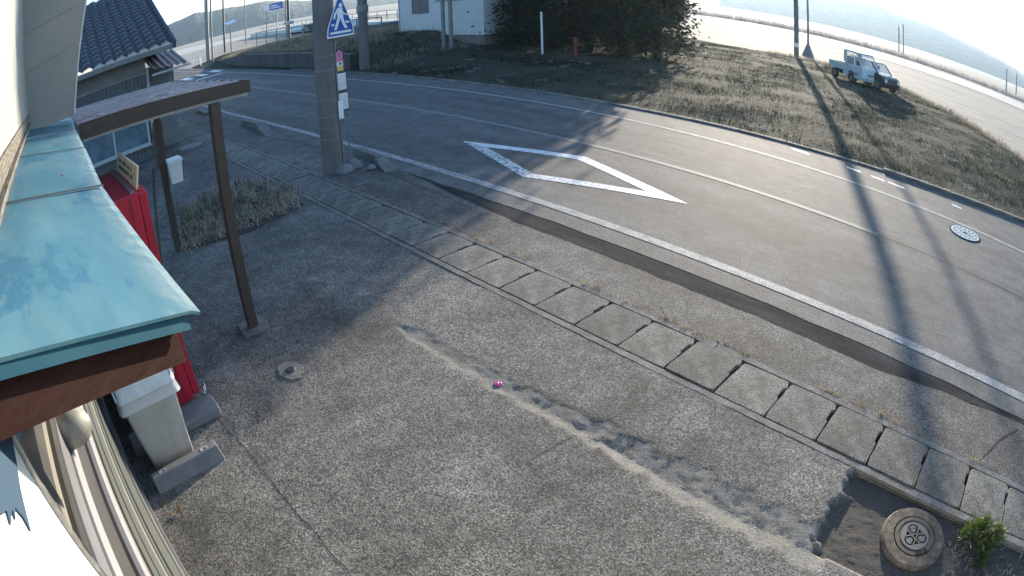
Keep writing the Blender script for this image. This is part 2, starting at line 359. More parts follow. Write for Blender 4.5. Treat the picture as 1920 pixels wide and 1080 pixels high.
# dabs of white by the far kerb
for x, y, L in ((-4.3, 12.05, .5), (-2.95, 11.95, .42), (-2.35, 11.9, .4), (-1.9, 11.9, .5), (-.4, 12.1, .3), (2.0, 12.3, .25)):
    sheet('road_paint_patch', [(x - L / 2, y + .05), (x - L / 3, y - .05), (x + L / 2, y - .08), (x + L / 3, y + .05)], .004, roadpaint_fresh)

# shoulder of old asphalt between gutter and road, darker strip at the road's edge
def sh_a(x): return 4.26 + sh(x)
def sh_b(x): return interp([(-60, 5.36), (-13.3, 5.37), (-9.2, 5.36), (-7.65, 5.22), (-6.5, 5.06), (-5.4, 4.97), (-.6, 4.97), (.2, 5.1), (1.2, 5.2), (20, 5.3)], x) + sh(x) + .03 * mn.noise(Vector((x * 2.3, 4, 0))) + .022 * mn.noise(Vector((x * 7.3, 9, 0)))
ribbon('road_shoulder', -70, 12, sh_a, sh_b, -.002, asphalt_old, .2)
ribbon('road_edge_strip', -12.5, 16, sh_b, edge_near, -.003, asphalt_dk, .2)

# ------------------------------------------------------------------ driveway (real relief: groove, broken slab end, lower bare soil)
def sstep(t): t = max(0.0, min(1.0, t)); return t * t * (3 - 2 * t)
def groove_c(x): return interp([(-4.3, 2.50), (-3.0, 2.555), (-2.2, 2.62), (-1.2, 2.61), (-.16, 2.64)], x)
def groove_w(x): return interp([(-4.35, .01), (-4.15, .05), (-3.0, .060), (-2.2, .075), (-1.2, .105), (-.1, .12)], x)
def drive_z(x, y):
    z = .004 * mn.noise(Vector((x * .8, y * .8, 1)))
    soil = mort = 0.0
    w1 = .05 * mn.noise(Vector((x * 5, y * 5, 2))) + .025 * mn.noise(Vector((x * 14, y * 14, 2)))
    slab_end = -.255 + 1.6 * w1 + .03 * mn.noise(Vector((x * 30, y * 30, 6)))
    if slab_end - .07 < x < slab_end and y > groove_c(x): mort = .7 * (1 - (slab_end - x) / .07)
    in_x = -4.4 < x < -.10
    if x > slab_end and y > groove_c(x) + .02 - .2 * max(0, x - .2):
        e = min(1, (x - slab_end) / .035); z -= .05 * e; soil = e
        z += (.006 * mn.fractal(Vector((x * 9, y * 9, 5)), .9, 2, 5) + .006 * mn.noise(Vector((x * 45, y * 45, 5)))) * e
    if in_x:
        c, w = groove_c(x) + .35 * w1 + .02 * mn.noise(Vector((x * 11, 0, 3))), groove_w(x) * (1 + .5 * mn.noise(Vector((x * 6, 1, 3))) + .35 * mn.noise(Vector((x * 21, 2, 3))))
        d = (y - c) / w
        if -1.25 < d < 2.25:
            t = max(0.0, 1 - (abs(d) / 1.3 if d < 0 else d / 2.25)); dep = lerp(.008, .023, sstep((x + 3.4) / 1.8)) * t * (1 + .5 * mn.noise(Vector((x * 4, 0, 21))))
            z -= dep * (1 - soil * .6); mort = max(mort, min(1, t * 3.2) * max(.12, min(1, .8 + 1.5 * mn.noise(Vector((x * 8, y * 13, 12))))))
            if d > .1: z += .010 * mn.fractal(Vector((x * 20, y * 20, 7)), .9, 2, 4) * t
        if d >= 2.2 and soil == 0: z += .003
    elif x >= -.10:
        d = abs(y - groove_c(-.1) + .2 * max(0, x))
        if d < .06 and x < .25: mort = max(0, 1 - d / .06) * .6
    return z, soil, mort
X0, X1, Y0, Y1 = -9.0, 3.6, -1.4, 3.545
nx, ny = 420, 247
vs, A, B_ = [], [], []
for j in range(ny + 1):
    for i in range(nx + 1):
        x, y = lerp(X0, X1, i / nx), lerp(Y0, Y1, j / ny)
        z, s_, m_ = drive_z(x, y); vs.append((x, y, z)); A.append(s_); B_.append(m_)
dv = MB().add(vs, [(j * (nx + 1) + i, j * (nx + 1) + i + 1, (j + 1) * (nx + 1) + i + 1, (j + 1) * (nx + 1) + i) for j in range(ny) for i in range(nx)])
dm = M('driveway_concrete', (.086, .083, .077), .92, (.062, .060, .056), 1.3, cells=(85, .35, 1.75), streaks=((.55, (1, 1, 1), .62, 1.25, .36, .64), (2.6, (1, 1, 1), .72, 1.2, .36, .62), (9, (1, 1, 1), .8, 1.15, .36, .62)), speck=(.225, .215, .195), speck_scale=82, speck_amt=.85, bump=.9, bump_scale=90, bump_dist=.011, col3=(.045, .043, .040), scale3=.55, lo3=.52, hi3=.66)
drive = struct(dv.build('driveway', dm, smooth=True))
for nm, data in (('soil', A), ('mortar', B_)):
    at = drive.data.attributes.new(nm, 'FLOAT', 'POINT'); at.data.foreach_set('value', data)
def blend_attr(mat, nm, col):       # where the slab ends the ground really is soil; in the groove it is mortar
    n, l = mat.node_tree.nodes, mat.node_tree.links; p = n['Principled BSDF']; src = p.inputs['Base Color'].links[0].from_socket
    a = n.new('ShaderNodeAttribute'); a.attribute_name = nm
    t = n.new('ShaderNodeMix'); t.data_type = 'RGBA'; l.new(a.outputs['Fac'], t.inputs[0]); l.new(src, t.inputs[6])
    nz = n.new('ShaderNodeTexNoise'); nz.inputs['Scale'].default_value = 55; nz.inputs['Detail'].default_value = 5; cr = n.new('ShaderNodeMix'); cr.data_type = 'RGBA'
    tc = n.new('ShaderNodeTexCoord'); l.new(tc.outputs['Object'], nz.inputs['Vector']); l.new(nz.outputs['Fac'], cr.inputs[0])
    cr.inputs[6].default_value = (*[c * .15 for c in col], 1); cr.inputs[7].default_value = (*[c * 1.85 for c in col], 1)
    l.new(cr.outputs[2], t.inputs[7]); l.new(t.outputs[2], p.inputs['Base Color'])
blend_attr(dm, 'mortar', (.205, .196, .172)); blend_attr(dm, 'soil', (.055, .050, .045))
ribbon('driveway_far', -70, -9.0, lambda x: -2.0, lambda x: 3.545 + sh(x), -.004, asphalt_old, .5)
ribbon('side_ground', 3.6, 16, lambda x: -1.4, lambda x: 3.545, -.07, dirt, .5)
# expansion joints and cracks
def crack(pts, w, seg=.04, jit=.012):
    mb = MB(); P = []
    for a, b in zip(pts[:-1], pts[1:]):
        a, b = Vector(a), Vector(b); n = max(1, int((b - a).length / seg))
        for k in range(n): P.append(a.lerp(b, k / n))
    P.append(Vector(pts[-1])); vs = []
    for k, p in enumerate(P):
        d = (P[min(k + 1, len(P) - 1)] - P[max(k - 1, 0)]).normalized(); nn = Vector((-d.y, d.x))
        q = p + nn * jit * mn.noise(Vector((p.x * 9, p.y * 9, 11))); ww = w * (.6 + .8 * abs(mn.noise(Vector((p.x * 6, p.y * 6, 4)))))
        for s_ in (-1, 1):
            r = q + nn * ww * s_; vs.append((r.x, r.y, drive_z(r.x, r.y)[0] + .003 if r.y < 3.5 else .001))
    return mb.add(vs, [(2 * k, 2 * k + 2, 2 * k + 3, 2 * k + 1) for k in range(len(P) - 1)])
for pts, w in (([(-4.36, .50), (-3.58, .60), (-3.12, .61), (-2.55, .63), (-1.6, .62)], .0045), ([(-2.73, .68), (-2.86, 1.0)], .0025),
               ([(-5.25, 1.55), (-5.02, 2.0), (-5.06, 2.65), (-4.75, 3.45)], .0035), ([(-2.15, 2.72), (-2.08, 3.1)], .002),
               ([(-4.9, 1.0), (-5.2, 1.4)], .003), ([(-2.24, 2.1), (-2.2, 2.5)], .0025)):
    struct(crack(pts, w).build('driveway_joint', darkgap))
for pts, w in (([(-9.6, 5.2), (-8.4, 5.05), (-7.2, 5.0), (-6.2, 4.9)], .012), ([(.9, 4.4), (1.05, 4.75), (1.3, 5.1)], .012), ([(-14.0, 5.0), (-12.6, 5.15), (-10.6, 5.25)], .015)):
    struct(crack(pts, w).build('shoulder_crack', M('crack_dirt', (.06, .03, .022), .95)))

# ------------------------------------------------------------------ gutter: channel walls and lids
def yl(x): return 3.64 + sh(x)
ribbon('gutter_channel', -40, 6, lambda x: 3.545 + sh(x), lambda x: 4.27 + sh(x), -.03, darkgap, .5)
def channel_wall(name, ya, yb, top):
    X = xs(-34, 4.5, .12); vs = []
    for x in X:
        j = .012 * mn.noise(Vector((x * 7, ya, 0)))
        a, b = ya + sh(x), yb + sh(x)
        vs += [(x, a + (j if ya > 4 else 0), top - .06), (x, a + (0 if ya > 4 else j * .5), top), (x, b + (j if ya > 4 else 0), top + .3 * j), (x, b, top - .06)]
    n = len(X)
    return struct(MB().add(vs, [(4 * i + k, 4 * i + 4 + k, 4 * i + 5 + k, 4 * i + 1 + k) for i in range(n - 1) for k in range(3)]).build(name, concrete_wall))
channel_wall('gutter_wall', 3.552, 3.622, .006)
channel_wall('gutter_wall', 4.205, 4.275, .006)
def lid_mesh(seed):
    r = random.Random(seed); L, Wd, h = .493, .552, .05
    P = []
    c = .045
    def seg(a, b, n=4):
        for k in range(n): P.append((lerp(a[0], b[0], k / n) + r.uniform(-.003, .003), lerp(a[1], b[1], k / n) + r.uniform(-.003, .003)))
    seg((.01, 0), (L - .008, 0), 6); seg((L, .008), (L, Wd * .50), 5)
    P.extend([(L - .004, Wd * .52), (L - .022, Wd * .54), (L - .024, Wd * .80), (L - .004, Wd * .83)])
    seg((L, Wd * .84), (L - .012, Wd - .01), 2); seg((L - .03, Wd), (c, Wd), 6)
    P.extend([(c * .5, Wd - c * .15), (c * .12, Wd - c * .55)]); seg((0, Wd - c), (0, .01), 6)
    mb = MB(); mb.prism(P, -.05, 0)
    me_o = mb.build('gutter_lid', concrete, bevel=.006); return me_o
lids = [lid_mesh(k) for k in range(4)]
J0 = -6.24
k = 0
for i in range(-42, 17):
    x = J0 + .502 * i
    if k < 4: o = lids[k]
    else: o = lids[k % 4].copy(); COL.objects.link(o)
    rr = random.Random(i * 13)
    o.location = (x + .006, 3.638 + sh(x) + rr.uniform(-.006, .004), .008 + rr.uniform(-.004, .006)); o.rotation_euler = (rr.uniform(-.006, .006), rr.uniform(-.008, .008), rr.uniform(-.008, .008))
    tag(o, 'weathered concrete gutter lid in the long row between driveway and road shoulder', 'gutter lid', 'concrete gutter lids in a row beside the road')
    k += 1

# ------------------------------------------------------------------ far kerb, turf, grass
kx = -30.0
kk = 0
kb = None
while kx < 14:
    L = .60 if kx > -6 else 1.2
    a, b = Vector((kx + .008, kerby(kx), 0)), Vector((kx + L - .008, kerby(kx + L), 0)); d = (b - a)
    mbk = MB().box(0, d.length, 0, .15, -.06, .035 if kx < -3 else .075)
    o = mbk.build('kerb_stone', concrete, bevel=.015, loc=a, rz=math.atan2(d.y, d.x))
    tag(o, 'low concrete kerb stone in the row along the grass across the road', 'kerb stone', 'kerb stones along the grass plot')
    kx += L
def sstep(t): t = max(0.0, min(1.0, t)); return t * t * (3 - 2 * t)
def wall_y(x): return interp([(-60, 16.2), (-52, 14.9), (-41.8, 13.6), (-34, 13.2), (-27.9, 12.95), (-23.4, 12.75)], x)
def turf_h(x, y):
    e = y - kerby(x)
    z = .02 + .05 * min(1, max(0, e) / 3) + .05 * mn.noise(Vector((x * .45, y * .45, 0))) * min(1, e / 1.5) + .02 * mn.noise(Vector((x * 1.9, y * 1.9, 0)))
    slope = .42 * sstep((-18.5 - x) / 6) * sstep((e - .3) / 5)
    if x < -23.4:
        k = sstep((-23.4 - x) / 2) * sstep((x + 58) / 16); up = sstep((y - wall_y(x) - .02) / .22)
        slope = lerp(slope, up * (.80 + .25 * sstep((y - wall_y(x)) / 5)), k)
    return z + slope
def turf_far(x): return interp([(-60, 30), (-30, 34), (-16, 37), (-12, 38), (-5.9, 35.2), (-3.6, 32.2), (-1.4, 29.8), (.5, 26), (2.2, 23.6), (14, 18.5)], x)
def turf_fn(u, v):
    x = lerp(-62, 14, u); y0, y1 = kerby(x) + .14, turf_far(x) + .4 * mn.noise(Vector((x * .9, 0, 5)))
    y = lerp(y0, y1, v); return (x, y, turf_h(x, y) if v < 1 else -.15)
struct(MB().grid(turf_fn, 300, 150).build('turf', turf_m, smooth=True))
def blades(name, spots, m, hmin, hmax, per, spread, w, seed, lean=.6, label=None):
    r = random.Random(seed); vs, fs = [], []
    for x, y, z, s in spots:
        for _ in range(per):
            a = r.uniform(0, 6.283); px, py = x + r.gauss(0, spread), y + r.gauss(0, spread); h = r.uniform(hmin, hmax) * s
            la = r.uniform(0, 6.283); ll = r.uniform(.1, lean) * h
            dx, dy = math.cos(a) * w * s, math.sin(a) * w * s; lx, ly = math.cos(la) * ll, math.sin(la) * ll
            b = len(vs)
            vs += [(px - dx, py - dy, z - .01), (px + dx, py + dy, z - .01), (px + lx * .4 + dx * .7, py + ly * .4 + dy * .7, z + h * .6), (px + lx * .4 - dx * .7, py + ly * .4 - dy * .7, z + h * .6), (px + lx, py + ly, z + h * r.uniform(.75, 1))]
            fs += [(b, b + 1, b + 2, b + 3), (b + 3, b + 2, b + 4)]
    me = bpy.data.meshes.new(name); me.from_pydata(vs, [], fs); me.materials.append(m); me.update()
    o = bpy.data.objects.new(name, me); COL.objects.link(o); o['kind'] = 'stuff'
    if label: o['label'] = label
    return o
sp = []
while len(sp) < 24000:
    x = rnd.uniform(-30, 12); y = rnd.uniform(12, 38)
    if kerby(x) + .22 < y < turf_far(x) - .2:
        dens = .50 + 1.2 * mn.noise(Vector((x * .35, y * .5, 9)))
        if rnd.random() < dens: sp.append((x, y, turf_h(x, y), rnd.uniform(.6, 1.25)))
tag(blades('grass', sp, grassb, .03, .105, 7, .13, .005, 3, 1.3), 'short frosty winter grass on the plot across the road', 'grass')
# rank dry grass on the field bank beyond the plot
sp = []
for _ in range(1500):
    x = rnd.uniform(-16, 10); y = turf_far(x) + rnd.gauss(.3, .5); sp.append((x, y, -.05, rnd.uniform(.8, 1.6)))
tag(blades('grass', sp, strawm, .12, .32, 6, .2, .008, 4), 'pale dry grass along the edge of the field', 'grass')

# ------------------------------------------------------------------ the shop
B0 = bl(0, 0)
shop = thing('shop_building', 'white shop wall with a long teal lean-to canopy close to the camera', 'building', (0, 0, 0), TH)
WY = -.20
# ribbed white wall above the canopy
mb = MB(); X = -6.6
n = 150
for i in range(n):
    xa, xb = lerp(-6.6, 2.0, i / n), lerp(-6.6, 2.0, (i + 1) / n); d = .0015 if i % 2 else 0
    mb.box(xa, xb, WY - .05, WY - .002 + d, 2.79, 4.6)
mb.build('upper_wall', ribwall, shop)
MB().box(-.715, 2.4, WY - .06, WY, 0, 2.787).box(2.36, 2.4, -3.5, WY - .061, 0, 4.6).build('white_board', whitewall, shop)
fm = MB()
shadow_pts = [(-.7135, 2.78), (-.44, 2.78), (-.45, 2.625), (-.497, 2.5945), (-.480, 2.5894), (-.5187, 2.5788), (-.507, 2.5733), (-.534, 2.5684), (-.5405, 2.548), (-.5327, 2.5325), (-.607, 2.5398), (-.662, 2.5395), (-.7135, 2.546)]  # outline of the jagged shadow, put on the board as a thin dark plate
fm.prism(shadow_pts, WY + .001, WY + .004, lambda a, b, c: (a, c, b)).build('painted_shadow', shadowm, shop)
mb = MB()
mb.box(-6.6, -.72, WY - .03, WY + .015, 2.745, 2.79).box(-6.6, -.72, WY - .03, WY + .006, 2.712, 2.743).box(-6.6, -.72, WY - .03, WY + .028, 2.69, 2.708)
mb.build('sill_board', wood_w, shop)
# lower wall: shutter rails and panels running along the wall
prof = [(2.50, .000, 4), (2.36, .000, 1), (2.33, .012, 0), (2.30, .004, 1), (2.275, .012, 2), (2.205, .002, 0), (2.198, .018, 3), (2.13, .006, 0), (2.09, -.012, 4), (1.83, .0, 0), (1.815, .014, 3), (1.73, .002, 0), (1.70, .008, 1), (1.66, .0, 0),
        (1.62, .012, 5), (1.50, .0, 0), (1.46, .012, 5), (1.28, .0, 0), (1.24, .006, 1), (1.15, .012, 5), (1.05, .002, 0), (.96, .014, 5), (.80, .0, 0), (.77, .012, 5), (.60, .006, 5), (.40, .018, 6), (.22, .008, 6), (.10, .03, 6), (0, .03, 6)]
mb = MB()
for (z1, d, mi), (z0, _, _) in zip(prof[:-1], prof[1:]): mb.box(-6.6, -.72, WY - .06, WY + d, z0, z1, mi)
mb.build('shutter_wall', [sid_dark, sid_cream, sid_lav, sid_white, sid_grey, sid_green, alu], shop)
MB().box(-.724, -.716, WY, WY + .010, 0, 2.62).build('corner_trim', alu, shop)
mb = MB(); hood_c = (-1.22, WY + .052, 2.225)
mb.lathe([(.001, .050), (.012, .049), (.014, .046), (.022, .045), (.024, .042), (.036, .032), (.044, .016), (.047, 0), (.047, -.045)], 28, hood_c, f=lambda x, y, z: (x, z, y))
mb.build('vent_hood', hoodm, shop, smooth=True)
# canopy: left (wall) edge and right (eave) edge; sheet laps as small steps
can = [(-6.3, -.2, 2.645, .335, 2.52), (-4.43, -.2, 2.66, .25, 2.56), (-2.94, -.2, 2.67, .21, 2.57), (-1.76, -.2, 2.66, .165, 2.58), (-.565, -.198, 2.722, .21, 2.49)]
mb = MB(); seams = []
for k in range(4):
    a, b = can[k], can[k + 1]; st = .004 * (k % 2)
    N, K = 24, 20
    def fn(u, v, a=a, b=b, st=st):
        x = lerp(a[0] + .004, b[0] - .004 - (.355 * v if b[0] > -.7 else 0), u); y0, y1 = lerp(a[1], b[1], u), lerp(a[3], b[3], u); z0, z1 = lerp(a[2], b[2], u), lerp(a[4], b[4], u)
        return (x, lerp(y0, y1, v), lerp(z0, z1, v) + .004 * mn.noise(Vector((x * 2.2, v * 2, 1))) + .006 * (1 - u) + (-.006 if v == 1 else 0))
    mb.grid(fn, N, K)
    if k:
        sm_ = MB(); seams.append(sm_); sm_.add([(a[0] - .010, a[1], a[2] + .012), (a[0] + .012, a[1], a[2] + .009), (a[0] + .012, a[3], a[4] + .009), (a[0] - .010, a[3], a[4] + .012)], [(0, 1, 2, 3)])
rim = []
for k in range(4):
    for j_ in range(K + 1):
        for i_ in range(N + 1): rim.append(max(0, (j_ / K - .80) / .20) * (.45 + .9 * mn.noise(Vector((k * 3 + i_ * .9, j_, 2)))) + .5 * max(0, (.10 - j_ / K) / .10))
can_o = mb.build('canopy_sheet', teal, shop, smooth=False)
at = can_o.data.attributes.new('frost', 'FLOAT', 'POINT'); at.data.foreach_set('value', [max(0, min(.75, q)) for q in rim]); blend_attr(teal, 'frost', (.24, .29, .30))
sol = can_o.modifiers.new('solid', 'SOLIDIFY'); sol.thickness = .006; sol.offset = -1
for sm_ in seams: sm_.build('sheet_lap', M('lap_dark', (.012, .03, .04), .7), can_o)
def endpiece(name, m, p0, p1, t0, b0, t1, b1, th):       # a board hung under the slanting near end of the sheet
    p0, p1 = Vector(p0), Vector(p1); d = (p1 - p0).normalized(); nn = Vector((-d.y, d.x)) * th
    if nn.x > 0: nn = -nn
    P = [p0, p1, p1 + nn, p0 + nn]
    bt = [b0, b1, b1, b0]; tt = [t0, t1, t1, t0]
    return MB().hexa([(p.x, p.y, z) for p, z in zip(P, bt)] + [(p.x, p.y, z) for p, z in zip(P, tt)]).build(name, m, can_o)
endpiece('end_trim', teal_side, (-.580, -.19), (-.915, .182), 2.713, 2.690, 2.492, 2.466, .010)
endpiece('end_board', brownwood, (-.596, -.198), (-.930, .157), 2.688, 2.612, 2.474, 2.407, .02)
mb = MB()
for x, y, z in ((-1.15, .06, 2.528), (-1.45, .10, 2.557), (-2.15, .04, 2.613), (-3.6, .02, 2.622)):
    MB().lathe([(.006, 0), (.006, .004), (.003, .007)], 8, (x, y, z)).build('nail_head', alu, can_o)
# flared beige board closing the far end
mb = MB(); mb.prism([(-.19, 2.62), (.315, 2.60), (.53, 3.72), (.60, 4.2), (-.20, 4.2)], -5.66, -5.62, lambda a, b, c: (c, a, b))
ep = mb.build('end_panel', beige, shop)
MB().prism([(.318, 2.62), (.335, 2.62), (.618, 4.2), (.602, 4.2)], -5.665, -5.612, lambda a, b, c: (c, a, b)).build('panel_sunlit_edge', M('edge_sunlit', (.75, .74, .70), .5), ep)  # sunlit edge of the board, painted in as a whiter strip
mb = MB()
for z0, z1 in ((3.18, 3.27), (3.56, 3.64)): mb.prism([(-.17, z0), (.40, z1), (.40, z1 + .006), (-.17, z0 + .006)], -5.6195, -5.6175, lambda a, b, c: (c, a, b))
mb.build('board_seam', M('seam_brown', (.22, .2, .17), .8), ep)

# ------------------------------------------------------------------ porch beside the canopy
por = thing('porch_shelter', 'low brown porch roof on square steel posts past the teal canopy', 'porch', bl(-5.26, 1.72), TH)
def pl(x, y): return (x + 5.26, y - 1.72)
def pbox(mb, x0, x1, y0, y1, z0, z1, mi=0): return mb.box(x0 + 5.26, x1 + 5.26, y0 - 1.72, y1 - 1.72, z0, z1, mi)
# roof sheet with ribs; it falls a little towards the road
def prz(y): return lerp(2.515, 2.395, (y - .35) / 1.75)
mb = MB()
def prf(u, v):
    x, y = lerp(-8.5, -5.30, u), lerp(.34, 2.12, v); r = v * 12
    return (x + 5.26, y - 1.72, prz(y) - .006 + (.018 if (u * 11) % 1 < .16 else 0))
mb.grid(prf, 88, 12); mb.build('porch_roof', porchtop, por)
mb = MB(); mb.hexa([(-.06, -1.39, 2.38), (-.03, -1.39, 2.38), (-.03, .40, 2.285), (-.06, .40, 2.285), (-.06, -1.39, 2.52), (-.03, -1.39, 2.52), (-.03, .40, 2.40), (-.06, .40, 2.40)])
mb.build('fascia', brownsteel, por)
mb = MB(); mb.hexa([(-3.27, .385, 2.285), (-.061, .385, 2.285), (-.061, .405, 2.285), (-3.27, .405, 2.285), (-3.27, .385, 2.405), (-.061, .385, 2.405), (-.061, .405, 2.405), (-3.27, .405, 2.405)])
mb.build('side_fascia', brownsteel, por)
MB().hexa([(-.10, -1.36, 2.352), (-.065, -1.36, 2.352), (-.065, .38, 2.255), (-.10, .38, 2.255), (-.10, -1.36, 2.378), (-.065, -1.36, 2.378), (-.065, .38, 2.283), (-.10, .38, 2.283)]).build('beam', palestrip, por)
pbox(MB(), -8.4, -6.1, -.1, .34, 2.50, 2.51).build('flashing_sheet', palestrip, por)
MB().box(-.05, .05, -.05, .05, .02, 2.28).build('post', brownsteel, por, bevel=.006)
pbox(MB(), -8.32, -8.22, 1.72, 1.82, 0, 2.33).build('post', brownsteel, por, bevel=.006)
MB().tube((-3.0, -.12, 1.30), (-2.6, -.35, .05), .025).build('brace', brownsteel, por)
MB().prism([(-.16, -.12), (.13, -.16), (.18, .10), (.02, .17), (-.15, .13)], -.01, .03).build('footing', concrete_wall, por, bevel=.01)
MB().path([(-.02, -1.20, 2.545), (.0, -1.16, 2.54), (-.01, -1.12, 2.53)], .010, 6).build('roof_hook', palestrip, por)
mb = MB().path([(-.2, -.60, 2.50), (-.25, -.52, 2.505), (-.12, -.42, 2.49), (-.2, -.35, 2.49)], .010, 6)
mb.build('roof_hook', palestrip, por)
mail = thing('mailbox', 'small white lidded mailbox fixed to the far brown porch post', 'mailbox', bl(-8.19, 1.93, 1.0), TH)
MB().hexa([(-.09, -.085, 0), (.09, -.085, 0), (.09, .085, 0), (-.09, .085, 0), (-.12, -.105, .30), (.12, -.105, .30), (.12, .105, .30), (-.12, .105, .30)]).build('box', signwhite, mail, bevel=.006)
MB().hexa([(-.135, -.12, .302), (.135, -.12, .302), (.135, .12, .302), (-.135, .12, .302), (-.12, -.11, .345), (.12, -.11, .345), (.12, .11, .345), (-.12, .11, .345)]).build('lid', signwhite, mail, bevel=.006)

# ------------------------------------------------------------------ vending machine, bin, blocks
vm = thing('vending_machine', 'tall red vending machine standing under the teal canopy', 'vending machine', bl(-5.1, .40), TH)
MB().box(-.68, .68, -.32, .30, .10, 1.925).build('body', red, vm, bevel=.012)
MB().box(-.675, .675, .303, .375, .13, 1.915).build('front_door', red, vm, bevel=.012)
MB().box(-.60, .60, .376, .382, .95, 1.80).build('display_window', M('display', (.2, .22, .25), .15), vm)
MB().box(-.45, .45, .376, .384, .25, .50).build('outlet', ink, vm)
MB().box(-.6805, .6815, .20, .222, .12, 1.90).build('side_seam', red_d, vm)
mb = MB(); mb.hexa([(-.55, .30, 1.93), (.60, .30, 1.93), (.60, .315, 1.93), (-.55, .315, 1.93), (-.55, .34, 2.10), (.60, .34, 2.10), (.60, .355, 2.10), (-.55, .355, 2.10)])
ts = mb.build('top_sign', cream, vm)
mb = MB()
for r_ in range(2):
    xx = -.42
    while xx < .40:
        w = rnd.uniform(.018, .04); t = .045 + .055 * r_
        y = lerp(.30, .34, t / .17) - .003; mb.hexa([(xx, y, 1.93 + t), (xx + w, y, 1.93 + t), (xx + w, y + .002, 1.93 + t), (xx, y + .002, 1.93 + t), (xx, y + .008, 1.96 + t), (xx + w, y + .008, 1.96 + t), (xx + w, y + .010, 1.96 + t), (xx, y + .010, 1.96 + t)]); xx += w + (.022 if rnd.random() < .8 else .09)
mb.build('lettering', ink, ts)
MB().box(-.62, .66, .23, .27, 1.926, 1.945).build('top_bracket', alu, vm)
MB().path([(.60, .40, .12), (.66, .42, .16), (.70, .41, .12), (.66, .39, .08), (.60, .40, .12)], .008, 6).path([(.66, .42, .16), (.70, .43, .20), (.72, .42, .15)], .007, 6).build('padlock', chrome, vm)
for nm, x, y, rz_, lab in (('concrete_block', -4.28, .40, 0.0, 'grey concrete footing block under the near end of the red vending machine'), ('concrete_block', -5.45, .42, 0.0, 'grey concrete footing block under the far end of the red vending machine')):
    o = MB().prism([(-.48, -.13), (.44, -.13), (.455, -.09), (.455, .09), (.44, .13), (-.48, .13)], 0, .098, lambda a, b, c: (b, a, c)).build(nm, block, None, bevel=.02, loc=bl(x, y), rz=TH)
    tag(o, lab, 'concrete block')
ws = thing('wheel_stop', 'grey concrete wheel stop lying in front of the waste bin', 'wheel stop', bl(-3.70, .29), TH + .03)
MB().hexa([(-.075, -.335, 0), (.075, -.335, 0), (.075, .335, 0), (-.075, .335, 0), (-.065, -.325, .11), (.012, -.325, .11), (.012, .325, .11), (-.065, .325, .11)]).build('block', block, ws, bevel=.008)
for y in (-.21, .21):
    so_ = MB().box(-.045, -.005, y - .035, y + .035, .1105, .113).build('slot', M('slot_pale', (.40, .40, .39), .8), ws)
    MB().box(-.03, -.012, y - .002, y + .022, .1135, .115).build('bolt_hole', darkgap, so_)
mb = MB()
def onface(y, t0, t1, w):   # thin raised strokes on the sloping front face
    x0, z0 = lerp(.075, .012, t0), lerp(0, .11, t0); x1, z1 = lerp(.075, .012, t1), lerp(0, .11, t1)
    mb.hexa([(x0 - .01, y - w, z0), (x0 + .002, y - w, z0), (x0 + .002, y + w, z0), (x0 - .01, y + w, z0), (x1 - .01, y - w, z1), (x1 + .002, y - w, z1), (x1 + .002, y + w, z1), (x1 - .01, y + w, z1)])
for y in (.12, .155, .185): onface(y, .25, .75, .004)
onface(.137, .46, .54, .016)
mb.build('cast_mark', M('cast_mark', (.15, .155, .16), .85), ws)

tb = thing('waste_bin', 'pale grey plastic waste bin with a domed swing lid', 'waste bin', bl(-4.0, .235), TH)
def rrect(hx, hy, r, n=5):
    P = []
    for cx, cy, a0 in ((hx - r, hy - r, 0), (-hx + r, hy - r, 90), (-hx + r, -hy + r, 180), (hx - r, -hy + r, 270)):
        for k in range(n + 1):
            a = R(a0 + 90 * k / n); P.append((cx + r * math.cos(a), cy + r * math.sin(a)))
    return P
def loft(levels, m, name, parent, smooth=True):
    mb = MB(); n = len(levels[0][0]); vs = []
    for P, z in levels: vs += [(x, y, z) for x, y in P]
    fs = [(k * n + i, k * n + (i + 1) % n, (k + 1) * n + (i + 1) % n, (k + 1) * n + i) for k in range(len(levels) - 1) for i in range(n)]
    fs += [tuple(range(n - 1, -1, -1)), tuple((len(levels) - 1) * n + i for i in range(n))]
    mb.add(vs, fs); o = mb.build(name, m, parent, smooth=True)
    o.data.polygons[-1].use_smooth = False; o.data.polygons[-2].use_smooth = False
    return o
loft([(rrect(.13, .195, .03), 0.0), (rrect(.165, .25, .035), .66), (rrect(.172, .258, .035), .662), (rrect(.172, .258, .035), .685)], greyplastic, 'bin_body', tb)
lid = loft([(rrect(.185, .272, .05), .688), (rrect(.187, .275, .05), .70), (rrect(.183, .270, .05), .735), (rrect(.172, .258, .055), .745), (rrect(.168, .252, .06), .80), (rrect(.150, .230, .07), .86), (rrect(.11, .18, .07), .90), (rrect(.05, .10, .045), .918)], greyplastic, 'lid', tb)
for s_ in (-1, 1):
    mb = MB(); P = [(.19 * math.cos(R(a)) * .95, .745 + .165 * math.sin(R(a))) for a in range(0, 181, 12)]
    mb.prism(P, s_ * .272 - .006, s_ * .272 + .006, lambda a, b, c: (a, c, b)).build('swing_cheek', greyplastic, lid)
mb = MB(); N = 80
def bagf(u, v):
    P = rrect(.182 + .018 * v, .266 + .022 * v, .05, 9); n_ = len(P); q = P[int(u * n_) % n_]
    k = 1 + .05 * mn.noise(Vector((q[0] * 22, q[1] * 22, v))) * v
    return (q[0] * k, q[1] * k, .687 - .075 * v - .02 * v * mn.noise(Vector((q[0] * 15, q[1] * 15, 3))))
mb.grid(bagf, 40, 4).build('bag_rim', palebag, tb, smooth=True)

